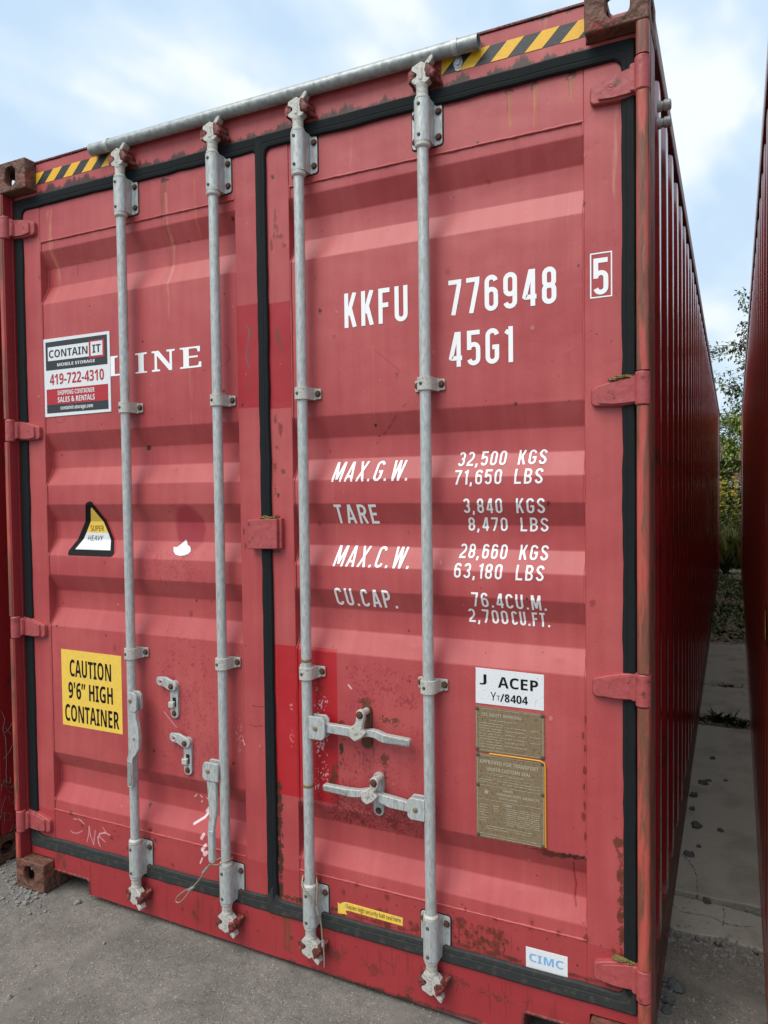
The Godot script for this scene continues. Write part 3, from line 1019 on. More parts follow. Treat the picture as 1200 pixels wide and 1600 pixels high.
func keeper_mesh(s: float) -> ArrayMesh:
	var key := "keeper%s" % s
	if shared.has(key):
		return shared[key]
	var mb := MB.new()
	mb.xf = Transform3D(Basis(Vector3(1, 0, 0), Vector3(0, s, 0), Vector3(0, 0, 1)), Vector3.ZERO)
	mb.prism(soften(V2([-0.042, -0.024, 0.046, -0.024, 0.046, 0.016, 0.02, 0.026, -0.042, 0.022]), 0.006, 2), -0.002, 0.006, 0.003)
	mb.prism(soften(V2([0.014, -0.018, 0.040, -0.024, 0.050, -0.006, 0.034, 0.016, 0.022, 0.030, 0.012, 0.020]), 0.006, 3), 0.0, 0.050, 0.009)
	mb.prism(soften(V2([-0.040, -0.022, -0.020, -0.018, -0.016, 0.004, -0.024, 0.018, -0.038, 0.008]), 0.006, 3), 0.0, 0.044, 0.008)
	mb.tube(V3([0.020, -0.002, 0.046, 0.036, -0.012, 0.030, 0.050, -0.022, 0.006]), 0.007, 8)
	shared[key] = mb.mesh(M.keeper)
	return shared[key]


# one door leaf: stiles, rails, corrugated sheet, seal, hinges
func door_leaf(o: Node3D, s: int, k: Dictionary) -> Node3D:
	var d := group_node(o, "door")
	var xs := [0.050, 0.165, 1.104, 1.208] if s == 0 else [1.228, 1.322, 2.263, 2.388]
	for e in [[xs[0], xs[1]], [xs[2], xs[3]]]:
		var st := MB.new()
		st.box(Vector3(e[0], 0.182, -0.118), Vector3(e[1], 2.742, ZS), 0.004)
		part(d, "stile", st, k.door, k.uv)
	for e in [[0.183, SHEET_LO + 0.004], [SHEET_HI - 0.004, 2.741]]:
		var rl := MB.new()
		rl.box(Vector3(xs[1] - 0.002, e[0], -0.117), Vector3(xs[2] + 0.002, e[1], ZR), 0.003)
		part(d, "rail", rl, k.door, k.uv)
	var sh := MB.new()
	sh.xf = Transform3D(Basis(Vector3(0, 1, 0), Vector3(0, 0, 1), Vector3(1, 0, 0)), Vector3.ZERO)
	var line := soften(sheet_line(), 0.0035, 3, false)
	sh.draw_out(line, xs[1] - 0.001, xs[2] + 0.001, -1.0)
	part(d, "corrugated_sheet", sh, k.door, k.uv)
	# weld beads round the sheet
	var wd := MB.new()
	for x in [xs[1] + 0.0005, xs[2] - 0.0005]:
		var path := PackedVector3Array()
		var rad := []
		for i in line.size() - 1:
			var n := maxi(1, int(line[i].distance_to(line[i + 1]) / 0.02))
			for q in n:
				var p := line[i].lerp(line[i + 1], float(q) / n)
				path.append(Vector3(x, p.x, p.y + 0.001))
				rad.append(rng.randf_range(0.7, 1.3))
		wd.tube(path, 0.0035, 5, false, rad)
	for e in [SHEET_HI - 0.004, SHEET_LO + 0.004]:
		var path := PackedVector3Array()
		var rad := []
		for q in 60:
			path.append(Vector3(lerpf(xs[1], xs[2], q / 59.0), e + rng.randf_range(-0.0006, 0.0006), ZP + 0.0015))
			rad.append(rng.randf_range(0.75, 1.3))
		wd.tube(path, 0.0036, 6, false, rad)
	part(d, "weld_bead", wd, k.door, k.uv)
	# rubber seal
	var g := MB.new()
	var lift := 0.0 if s == 0 else 0.0035
	var inner := rrect(0.075, 0.206, 1.201, 2.720, 0.024, 6) if s == 0 else rrect(1.238, 0.206, 2.363, 2.720, 0.024, 6)
	var outer := rrect(0.034, 0.154, 1.213, 2.766, 0.006, 6) if s == 0 else rrect(1.199, 0.154, 2.400, 2.766, 0.006, 6)
	var steps := []
	for q in [[0.0, -0.0585], [0.03, -0.0535], [0.10, -0.050], [0.30, -0.0485], [0.34, -0.0491], [0.37, -0.0491], [0.42, -0.0480], [0.86, -0.0460], [0.95, -0.0485], [1.0, -0.056]]:
		steps.append(Vector2(q[0], q[1] + lift))
	# rubber never lies quite straight
	var wi := PackedVector2Array()
	var wo := PackedVector2Array()
	for i in inner.size():
		var j := (i + 1) % inner.size()
		var n := maxi(1, int(inner[i].distance_to(inner[j]) / 0.05))
		for q in n:
			var f := float(q) / n
			var a := inner[i].lerp(inner[j], f)
			var b := outer[i].lerp(outer[j], f)
			var wob := wear.get_noise_2d(a.x * 240.0 + s * 900.0, a.y * 240.0) * 0.0040
			var dir := (b - a).normalized()
			wi.append(a + dir * wob)
			wo.append(b + dir * wear_fine.get_noise_2d(b.x * 160.0, b.y * 160.0) * 0.0030)
	g.band(wi, wo, steps)
	var low := MB.new()
	var up := MB.new()
	for i in range(0, g.v.size(), 3):
		var to := low if (g.v[i].y + g.v[i + 1].y + g.v[i + 2].y) < 0.66 and maxf(g.v[i].y, maxf(g.v[i + 1].y, g.v[i + 2].y)) < 0.5 else up
		for q in 3:
			to.v.append(g.v[i + q])
			to.n.append(g.n[i + q])
	part(d, "gasket", up, M.rubber)
	part(d, "gasket", low, M.rubber_dirty)
	for y in HINGE_Y:
		put(d, "hinge", hinge_mesh(s), Vector3(0, y, 0), Vector3.ZERO, Vector3.ONE, k.hinge)
	return d


func hinge_mesh(s: int) -> ArrayMesh:
	var key := "hinge%d" % s
	if shared.has(key):
		return shared[key]
	var mb := MB.new()
	if s == 0:
		mb.xf = Transform3D(Basis(Vector3(-1, 0, 0), Vector3(0, 1, 0), Vector3(0, 0, 1)), Vector3(W, 0, 0))
	var keep := mb.xf
	var outline := soften(V2([2.412, 0.040, 2.352, 0.031, 2.305, 0.019, 2.284, 0.012, 2.283, -0.030, 2.291, -0.038, 2.347, -0.041, 2.412, -0.038]), 0.010, 4)
	mb.prism(outline, -0.062, -0.041, 0.005)
	mb.prism(soften(V2([2.402, 0.033, 2.352, 0.0235, 2.308, 0.0125, 2.305, -0.030, 2.345, -0.034, 2.402, -0.031]), 0.005, 3), -0.05, -0.033, 0.007)
	mb.prism(soften(V2([2.422, 0.037, 2.388, 0.034, 2.388, -0.032, 2.422, -0.034]), 0.006, 3), -0.045, -0.021, 0.012)
	var ring := PackedVector3Array()
	for i in 17:
		ring.append(Vector3(2.336 + 0.0085 * cos(TAU * i / 16), -0.006 + 0.0085 * sin(TAU * i / 16), -0.0335))
	mb.tube(ring, 0.0012, 5, false)
	mb.tube(V3([2.331, -0.004, -0.033, 2.334, -0.002, -0.033, 2.337, -0.006, -0.033, 2.340, -0.008, -0.033, 2.342, -0.006, -0.033]), 0.0013, 5, false)
	mb.xf = keep * Transform3D(Basis(), Vector3(2.419, 0, -0.0185))
	mb.lathe([Vector2(0.0, -0.0435), Vector2(0.017, -0.0435), Vector2(0.0193, -0.040), Vector2(0.0193, 0.040), Vector2(0.017, 0.0435), Vector2(0.0, 0.0435)], 20)
	shared[key] = mb.mesh(M.hinge)
	return shared[key]


# ------------------------------------------------------------------ locking gear; local origin on the rod's axis, door face 38 mm behind
func bracket_mesh(half: float, pale: bool) -> ArrayMesh:
	var key := "bracket%s%s" % [half, pale]
	if shared.has(key):
		return shared[key]
	var mb := MB.new()
	mb.prism(rrect(-0.048, -half + 0.002, 0.048, half - 0.002, 0.009 if half > 0.03 else 0.004, 4), -0.0405, -0.0345, 0.0015)
	var line := PackedVector2Array([Vector2(-0.031, -0.0345), Vector2(-0.0265, -0.030), Vector2(-0.0248, -0.018)])
	for i in 15:
		var a := PI - PI * i / 14.0
		line.append(Vector2(cos(a) * 0.0246, sin(a) * 0.0225))
	line.append(Vector2(0.0248, -0.018))
	line.append(Vector2(0.0265, -0.030))
	line.append(Vector2(0.031, -0.0345))
	mb.xf = Transform3D(Basis(Vector3(1, 0, 0), Vector3(0, 0, 1), Vector3(0, 1, 0)), Vector3.ZERO)
	mb.draw_out(line, -half, half, -1.0)
	var idx := Geometry2D.triangulate_polygon(line)
	for e in [-half, half]:
		for q in range(0, idx.size(), 3):
			mb.trif(Vector3(line[idx[q]].x, line[idx[q]].y, e), Vector3(line[idx[q + 1]].x, line[idx[q + 1]].y, e), Vector3(line[idx[q + 2]].x, line[idx[q + 2]].y, e), Vector3(0, 0, signf(e)))
	shared[key] = mb.mesh(M.zinc_pale if pale else M.zinc)
	return shared[key]


func collar_mesh() -> ArrayMesh:
	if not shared.has("collar"):
		var mb := MB.new()
		mb.lathe([Vector2(0.0, -0.007), Vector2(0.0215, -0.007), Vector2(0.0232, -0.005), Vector2(0.0232, 0.004), Vector2(0.0205, 0.008), Vector2(0.0175, 0.0105)], 20)
		shared.collar = mb.mesh(M.zinc_pale)
	return shared.collar


func bolt_mesh() -> ArrayMesh:
	if not shared.has("bolt"):
		var mb := MB.new()
		mb.xf = Transform3D(Basis(Vector3(1, 0, 0), Vector3(0, 0, -1), Vector3(0, 1, 0)) if false else Basis(Vector3(1, 0, 0), PI / 2), Vector3.ZERO)
		mb.lathe([Vector2(0.0105, 0.0), Vector2(0.0105, 0.0015), Vector2(0.0, 0.0018)], 14)
		mb.lathe([Vector2(0.0086, 0.001), Vector2(0.0086, 0.0058), Vector2(0.0072, 0.0072), Vector2(0.0, 0.0080)], 6)
		shared.bolt = mb.mesh(M.rust)
	return shared.bolt


func rivet_mesh() -> ArrayMesh:
	if not shared.has("rivet"):
		var mb := MB.new()
		mb.xf = Transform3D(Basis(Vector3(1, 0, 0), PI / 2), Vector3.ZERO)
		mb.lathe([Vector2(0.0054, 0.0), Vector2(0.0050, 0.0022), Vector2(0.0032, 0.0034), Vector2(0.0, 0.0040)], 12)
		shared.rivet = mb.mesh(M.zinc_dull)
	return shared.rivet


func cam_mesh(s: float) -> ArrayMesh:
	var key := "cam%s" % s
	if shared.has(key):
		return shared[key]
	var mb := MB.new()
	var flip := Basis(Vector3(1, 0, 0), Vector3(0, s, 0), Vector3(0, 0, 1))
	mb.xf = Transform3D(flip, Vector3.ZERO)
	mb.lathe([Vector2(0.0215, 0.0), Vector2(0.0215, 0.006), Vector2(0.0178, 0.010), Vector2(0.0172, 0.030), Vector2(0.0185, 0.036), Vector2(0.0190, 0.044), Vector2(0.012, 0.050), Vector2(0.0, 0.052)], 20)
	var a := V2([-0.016, 0.040, -0.027, 0.047, -0.025, 0.055, -0.013, 0.060, -0.009, 0.068, -0.016, 0.075, -0.027, 0.080, -0.026, 0.091, 0.004, 0.103, 0.012, 0.094, 0.026, 0.110, 0.036, 0.116, 0.038, 0.108, 0.027, 0.094, 0.013, 0.083, 0.012, 0.072, 0.020, 0.064, 0.035, 0.069, 0.038, 0.061, 0.027, 0.050, 0.016, 0.041])
	mb.prism(soften(a, 0.010, 4), -0.013, 0.015, 0.008, true)
	mb.xf = Transform3D(flip, Vector3(0, 0, 0.0))
	mb.box(Vector3(-0.011, 0.045, -0.016), Vector3(0.011, 0.092, 0.019), 0.008)
	shared[key] = mb.mesh(M.zinc_pale)
	return shared[key]


func locking_rod(o: Node3D, which: int, full: bool) -> Node3D:
	var x: float = ROD_X[which]
	var r := group_node(o, "locking_rod", Vector3(x, 0, -0.020))
	if not shared.has("rod"):
		var mb := MB.new()
		mb.lathe([Vector2(0.0168, 0.150), Vector2(0.0168, 2.755)], 22)
		shared.rod = mb.mesh(M.zinc)
	put(r, "rod", shared.rod, Vector3.ZERO)
	for e in [[2.666, 1.0], [0.234, -1.0]]:
		put(r, "bearing_bracket", bracket_mesh(0.061, false), Vector3(0, e[0], 0))
		if not shared.has("pad"):
			var pd := MB.new()
			pd.prism(rrect(-0.0515, -0.0625, 0.0515, 0.0625, 0.011, 4), -0.0420, -0.0395, 0.0005)
			shared.pad = pd.mesh(M.rubber)
		put(r, "backing_pad", shared.pad, Vector3(0, e[0], 0))
		put(r, "collar", collar_mesh(), Vector3(0, e[0] - e[1] * 0.068, 0), Vector3(0, 0, PI if e[1] > 0 else 0.0))
		put(r, "cam", cam_mesh(e[1]), Vector3(0, e[0] + e[1] * 0.063, 0), Vector3(0, rng.randf_range(-0.25, 0.1) if full else 0.0, 0))
		for bx in [-0.037, 0.037]:
			for by in [-0.037, 0.037]:
				put(r, "bolt", bolt_mesh(), Vector3(bx, e[0] + by, -0.0345), Vector3(0, 0, rng.randf() * 2.0))
		for by in [-0.044, 0.044]:
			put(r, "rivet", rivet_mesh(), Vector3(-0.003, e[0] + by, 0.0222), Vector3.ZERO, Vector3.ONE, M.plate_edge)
	for y in [1.904, 1.003]:
		put(r, "rod_guide", bracket_mesh(0.019, true), Vector3(0, y, 0))
		for bx in [-0.038, 0.038]:
			put(r, "bolt", bolt_mesh(), Vector3(bx, y + 0.001, -0.0345), Vector3(0, 0, rng.randf() * 2.0))
		put(r, "rivet", rivet_mesh(), Vector3(-0.006, y, 0.0215), Vector3.ZERO, Vector3.ONE, M.plate_edge)  # dark dome in place of a hole, its shade put in the colour
	return r


func slot_plate(mat: Material) -> ArrayMesh:
	var key := "slot%s" % mat.get_instance_id()
	if not shared.has(key):
		var mb := MB.new()
		mb.prism(rrect(-0.0185, -0.069, 0.0185, 0.069, 0.018, 6), -0.002, 0.010, 0.002)
		shared[key] = mb.mesh(mat)
	return shared[key]


# handles: everything in the container's own coordinates, moved under the rod
func handle_parts(rods: Array, doors: Array) -> void:
	# right door, upper handle on the third rod, lying to the right
	var r: Node3D = rods[2]
	var off := -Vector3(ROD_X[2], 0, -0.020)
	hub(r, off, V2([1.398, 0.868, 1.446, 0.868, 1.458, 0.856, 1.458, 0.806, 1.446, 0.794, 1.398, 0.794]), -0.026, -0.004, Vector2(1.424, 0.831))
	bar(r, off, V2([1.446, 0.846, 1.500, 0.846, 1.548, 0.845, 1.566, 0.838, 1.585, 0.842, 1.618, 0.848, 1.640, 0.845, 1.662, 0.838, 1.742, 0.834, 1.747, 0.830, 1.746, 0.815, 1.741, 0.811, 1.662, 0.811, 1.645, 0.814, 1.630, 0.822, 1.606, 0.824, 1.585, 0.818, 1.560, 0.806, 1.552, 0.804, 1.544, 0.811, 1.535, 0.815, 1.446, 0.817]), -0.034, -0.016, M.zinc)
	bar(r, off, V2([1.660, 0.8365, 1.742, 0.8325, 1.744, 0.815, 1.660, 0.8125]), -0.017, -0.0135, M.zinc_dull)
	decal(r, "embossing", shifted(worn_lines(1.666, 0.817, 1.738, 0.831, 2), off), M.zinc, -0.0135 + off.z, 0.0006)
	put(doors[1], "keeper_plate", slot_plate(M.rust), Vector3(1.582, 0.842, ZP))
	catch_part(doors[1], Vector2(1.585, 0.894), Vector2(1.572, 0.833))
	# right door, lower handle on the fourth rod, lying to the left
	r = rods[3]
	off = -Vector3(ROD_X[3], 0, -0.020)
	hub(r, off, V2([1.799, 0.662, 1.751, 0.662, 1.742, 0.652, 1.742, 0.606, 1.751, 0.596, 1.799, 0.596]), -0.026, -0.004, Vector2(1.769, 0.628))
	bar(r, off, V2([1.754, 0.640, 1.700, 0.645, 1.650, 0.650, 1.628, 0.655, 1.598, 0.658, 1.570, 0.650, 1.530, 0.647, 1.444, 0.648, 1.440, 0.644, 1.440, 0.630, 1.444, 0.626, 1.530, 0.622, 1.560, 0.624, 1.590, 0.632, 1.615, 0.634, 1.650, 0.620, 1.675, 0.612, 1.754, 0.610]), -0.034, -0.016, M.zinc)
	bar(r, off, V2([1.443, 0.6455, 1.530, 0.6445, 1.530, 0.6245, 1.443, 0.6285]), -0.017, -0.0135, M.zinc_dull)
	decal(r, "embossing", shifted(worn_lines(1.448, 0.629, 1.526, 0.643, 2), off), M.zinc, -0.0135 + off.z, 0.0006)
	put(doors[1], "keeper_plate", slot_plate(M.zinc), Vector3(1.622, 0.632, ZP))
	put(doors[1], "bolt", bolt_mesh(), Vector3(1.622, 0.580, ZP + 0.010))
	catch_part(doors[1], Vector2(1.630, 0.688), Vector2(1.610, 0.640))
	# left door, first rod: its handle hangs down along the rod
	r = rods[0]
	off = -Vector3(ROD_X[0], 0, -0.020)
	hub(r, off, V2([0.640, 0.868, 0.672, 0.868, 0.684, 0.856, 0.684, 0.806, 0.674, 0.796, 0.640, 0.802]), -0.004, 0.014, Vector2(0.655, 0.838))
	bar(r, off, V2([0.648, 0.806, 0.674, 0.806, 0.676, 0.775, 0.686, 0.735, 0.688, 0.700, 0.686, 0.662, 0.672, 0.640, 0.655, 0.622, 0.652, 0.520, 0.648, 0.513, 0.630, 0.513, 0.626, 0.520, 0.628, 0.622, 0.634, 0.636, 0.640, 0.660, 0.640, 0.690, 0.643, 0.730, 0.653, 0.775]), -0.004, 0.010, M.zinc)
	bar(r, off, V2([0.650, 0.612, 0.6495, 0.522, 0.630, 0.522, 0.6315, 0.612]), 0.009, 0.0125, M.zinc_dull)
	put(r, "rivet", rivet_mesh(), Vector3(0.664, 0.700, 0.010) + off + Vector3(0, 0, 0.0), Vector3.ZERO, Vector3(1.2, 1.2, 1.0))
	# left door, second rod
	r = rods[1]
	off = -Vector3(ROD_X[1], 0, -0.020)
	hub(r, off, V2([1.040, 0.660, 0.982, 0.660, 0.974, 0.648, 0.972, 0.608, 0.980, 0.597, 1.040, 0.597]), -0.018, 0.008, Vector2(0.998, 0.630))
	bar(r, off, V2([0.984, 0.604, 1.024, 0.604, 1.025, 0.560, 1.026, 0.510, 1.022, 0.470, 1.012, 0.425, 1.012, 0.312, 1.008, 0.305, 0.990, 0.305, 0.986, 0.312, 0.986, 0.425, 0.994, 0.470, 0.992, 0.510, 0.988, 0.560]), -0.010, 0.002, M.zinc)
	bar(r, off, V2([0.988, 0.420, 1.010, 0.420, 1.010, 0.314, 0.988, 0.314]), 0.001, 0.0045, M.zinc)
	# left door: two open catches
	for q in [[0.800, 0.841], [0.857, 0.641]]:
		put(doors[0], "keeper_plate", slot_plate(M.zinc), Vector3(q[0], q[1], ZP))
		put(doors[0], "bolt", bolt_mesh(), Vector3(q[0], q[1] - 0.050, ZP + 0.010))
		var slot := MB.new()
		slot.prism(V2([q[0] - 0.006, q[1] - 0.006, q[0] + 0.010, q[1] - 0.006, q[0] + 0.010, q[1] + 0.008, q[0] - 0.006, q[1] + 0.008]), ZP, ZP + 0.0106, 0.0002)
		slot.prism(V2([q[0] + 0.004, q[1] - 0.026, q[0] + 0.010, q[1] - 0.026, q[0] + 0.010, q[1] - 0.005, q[0] + 0.004, q[1] - 0.005]), ZP, ZP + 0.0106, 0.0002)
		part(doors[0], "slot", slot, M.hole)
		var tab := MB.new()
		tab.box(Vector3(q[0] - 0.021, q[1] - 0.030, ZP + 0.004), Vector3(q[0] + 0.004, q[1] - 0.008, ZP + 0.020), 0.003)
		part(doors[0], "catch_tongue", tab, M.zinc_pale)
		var arm := MB.new()
		arm.prism(soften(V2([q[0] + 0.016, q[1] + 0.066, q[0] + 0.018, q[1] + 0.044, q[0] + 0.004, q[1] + 0.032, q[0] - 0.020, q[1] + 0.036, q[0] - 0.040, q[1] + 0.046, q[0] - 0.062, q[1] + 0.046, q[0] - 0.074, q[1] + 0.058, q[0] - 0.072, q[1] + 0.078, q[0] - 0.056, q[1] + 0.080, q[0] - 0.030, q[1] + 0.082, q[0] - 0.014, q[1] + 0.076, q[0] + 0.004, q[1] + 0.070]), 0.007, 3), ZP + 0.012, ZP + 0.021, 0.003)
		var rim := PackedVector3Array()
		for i in 17:
			rim.append(Vector3(q[0] - 0.052 + 0.011 * cos(TAU * i / 16), q[1] + 0.062 + 0.009 * sin(TAU * i / 16), ZP + 0.021))
		arm.tube(rim, 0.002, 6, false)
		part(doors[0], "catch_arm", arm, M.zinc)
		var rg := MB.new()
		rg.xf = Transform3D(Basis(Vector3(1, 0, 0), PI / 2), Vector3(q[0] + 0.003, q[1] + 0.051, ZP + 0.008))
		rg.lathe([Vector2(0.017, 0.0), Vector2(0.017, 0.010), Vector2(0.015, 0.013), Vector2(0.0, 0.0135)], 18)
		part(doors[0], "washer", rg, M.zinc)
		put(doors[0], "bolt", bolt_mesh(), Vector3(q[0] - 0.003, q[1] + 0.050, ZP + 0.0215))
		var hl := MB.new()
		hl.prism(soften(V2([q[0] - 0.059, q[1] + 0.056, q[0] - 0.046, q[1] + 0.060, q[0] - 0.044, q[1] + 0.068, q[0] - 0.056, q[1] + 0.065]), 0.003, 2), ZP + 0.012, ZP + 0.0213, 0.0002)
		part(doors[0], "seal_hole", hl, M.sign_red)


func shifted(tris: PackedVector2Array, off: Vector3) -> PackedVector2Array:
	var o := PackedVector2Array()
	for p in tris:
		o.append(p + Vector2(off.x, off.y))
	return o


func hub(r: Node3D, off: Vector3, outline: PackedVector2Array, z0: float, z1: float, pin: Vector2) -> void:
	var mb := MB.new()
	mb.xf = Transform3D(Basis(), off)
	mb.prism(soften(outline, 0.004, 2), z1 - 0.008, z1, 0.002, true)
	part(r, "hub_plate", mb, M.zinc)
	mb = MB.new()
	mb.xf = Transform3D(Basis(), off)
	mb.prism(soften(outline, 0.004, 2), z0 - 0.014, z0 - 0.006, 0.002, true)
	part(r, "hub_plate", mb, M.zinc)
	var b := put(r, "hub_pin", rivet_mesh(), Vector3(pin.x, pin.y, z1) + off, Vector3.ZERO, Vector3(1.5, 1.5, 1.2))
	b.material_override = M.plate


func bar(r: Node3D, off: Vector3, outline: PackedVector2Array, z0: float, z1: float, mat: Material) -> void:
	var mb := MB.new()
	mb.xf = Transform3D(Basis(), off)
	mb.prism(soften(outline, 0.006, 3), z0, z1, minf(0.003, (z1 - z0) * 0.6), true)
	part(r, "handle" if z1 - z0 > 0.006 else "handle_grip", mb, mat)


func catch_part(d: Node3D, bolt_at: Vector2, eye: Vector2) -> void:
	var mb := MB.new()
	var b := bolt_at
	mb.prism(soften(PackedVector2Array([b + Vector2(0.015, 0.006), b + Vector2(0.006, 0.016), b + Vector2(-0.006, 0.016), b + Vector2(-0.015, 0.006), b + Vector2(-0.014, -0.016), b.lerp(eye, 0.5) + Vector2(-0.012, 0.0), eye + Vector2(-0.030, 0.010), eye + Vector2(-0.024, -0.016), eye + Vector2(-0.006, -0.027), eye + Vector2(0.016, -0.014), eye + Vector2(0.034, 0.006), eye + Vector2(0.020, 0.016), b.lerp(eye, 0.5) + Vector2(0.016, 0.0), b + Vector2(0.015, -0.014)]), 0.006, 3), ZP + 0.046, ZP + 0.060, 0.004, true)
	mb.xf = Transform3D(Basis(Vector3(1, 0, 0), PI / 2), Vector3(b.x, b.y, ZP + 0.006))
	mb.lathe([Vector2(0.011, 0.0), Vector2(0.011, 0.042)], 14)
	part(d, "handle_catch", mb, M.zinc_pale)
	put(d, "bolt", bolt_mesh(), Vector3(b.x, b.y, ZP + 0.060), Vector3.ZERO, Vector3(1.15, 1.15, 1.0))
	var e := MB.new()
	e.prism(soften(PackedVector2Array([eye + Vector2(-0.010, -0.002), eye + Vector2(-0.002, -0.007), eye + Vector2(0.010, 0.002), eye + Vector2(0.004, 0.006)]), 0.003, 2), ZP + 0.03, ZP + 0.0604, 0.0002)
	part(d, "seal_hole", e, M.zinc_dull)


# ------------------------------------------------------------------ print: flat triangles laid on the door, following its sheet
func split_at(tris: PackedVector2Array, y: float) -> PackedVector2Array:
	var out := PackedVector2Array()
	for i in range(0, tris.size(), 3):
		var lo := minf(tris[i].y, minf(tris[i + 1].y, tris[i + 2].y))
		var hi := maxf(tris[i].y, maxf(tris[i + 1].y, tris[i + 2].y))
		if lo >= y - 1e-6 or hi <= y + 1e-6:
			out.append(tris[i]); out.append(tris[i + 1]); out.append(tris[i + 2])
			continue
		for side in [1.0, -1.0]:
			var poly := PackedVector2Array()
			for k in 3:
				var p := tris[i + k]
				var q := tris[i + (k + 1) % 3]
				var dp: float = (p.y - y) * side
				var dq: float = (q.y - y) * side
				if dp >= 0.0:
					poly.append(p)
				if (dp > 0.0 and dq < 0.0) or (dp < 0.0 and dq > 0.0):
					poly.append(p.lerp(q, dp / (dp - dq)))
			for k in range(1, poly.size() - 1):
				out.append(poly[0]); out.append(poly[k]); out.append(poly[k + 1])
	return out


func decal(parent: Node3D, called: String, tris: PackedVector2Array, mat: Material, z := INF, lift := 0.0009) -> MeshInstance3D:
	var mb := MB.new()
	if z == INF:
		for q in CORR:
			for y in q:
				tris = split_at(tris, y)
	for i in range(0, tris.size(), 3):
		var a := tris[i]
		var b := tris[i + 1]
		var d := tris[i + 2]
		if z == INF:
			var mid := (a.y + b.y + d.y) / 3.0
			var sl := (sheet_z(mid + 0.0005) - sheet_z(mid - 0.0005)) / 0.001
			if absf(sl) < 0.05:
				sl = 0.0
			var z0 := sheet_z(mid)
			var nn := Vector3(0, -sl, 1).normalized()
			var li := nn * lift
			mb.trif(Vector3(a.x, a.y, z0 + sl * (a.y - mid)) + li, Vector3(b.x, b.y, z0 + sl * (b.y - mid)) + li, Vector3(d.x, d.y, z0 + sl * (d.y - mid)) + li, nn)
		else:
			mb.trif(Vector3(a.x, a.y, z + lift), Vector3(b.x, b.y, z + lift), Vector3(d.x, d.y, z + lift), Vector3(0, 0, 1))
	if mb.v.is_empty():
		return null
	return part(parent, called, mb, mat)


func poly_tris(p: PackedVector2Array) -> PackedVector2Array:
	var out := PackedVector2Array()
	for i in Geometry2D.triangulate_polygon(p):
		out.append(p[i])
	return out


func rect_tris(x0: float, y0: float, x1: float, y1: float) -> PackedVector2Array:
	return PackedVector2Array([Vector2(x0, y0), Vector2(x1, y0), Vector2(x1, y1), Vector2(x0, y0), Vector2(x1, y1), Vector2(x0, y1)])


var fonts := {}
# the outline letters of a font, fitted to a rectangle
func text_tris(s: String, face: String, x0: float, y0: float, x1: float, y1: float, weight := 700, slant := 0.0) -> PackedVector2Array:
	var key := face + str(weight)
	if not fonts.has(key):
		var f := SystemFont.new()
		f.font_names = PackedStringArray([face])
		f.font_weight = weight
		fonts[key] = f
	var tm := TextMesh.new()
	tm.font = fonts[key]
	tm.text = s
	tm.font_size = 64
	tm.pixel_size = 0.01
	tm.depth = 0.0
	tm.curve_step = 2.0
	var arr := tm.surface_get_arrays(0)
	var v: PackedVector3Array = arr[Mesh.ARRAY_VERTEX]
	var idx: PackedInt32Array = arr[Mesh.ARRAY_INDEX]
	if idx.is_empty():
		for i in v.size():
			idx.append(i)
	var lo := Vector2(INF, INF)
	var hi := Vector2(-INF, -INF)
	for p in v:
		lo = lo.min(Vector2(p.x, p.y))
		hi = hi.max(Vector2(p.x, p.y))
	var out := PackedVector2Array()
	for i in idx:
		var f := (Vector2(v[i].x, v[i].y) - lo) / (hi - lo)
		out.append(Vector2(lerpf(x0, x1, f.x) + slant * f.y * (y1 - y0), lerpf(y0, y1, f.y)))
	return out


func bow(cx: float, cy: float, rx: float, ry: float, a0: float, a1: float, n := 7) -> Array:
	var o := []
	for i in n + 1:
		var a := deg_to_rad(lerpf(a0, a1, float(i) / n))
		o.append(Vector2(cx + cos(a) * rx, cy + sin(a) * ry))
	return o


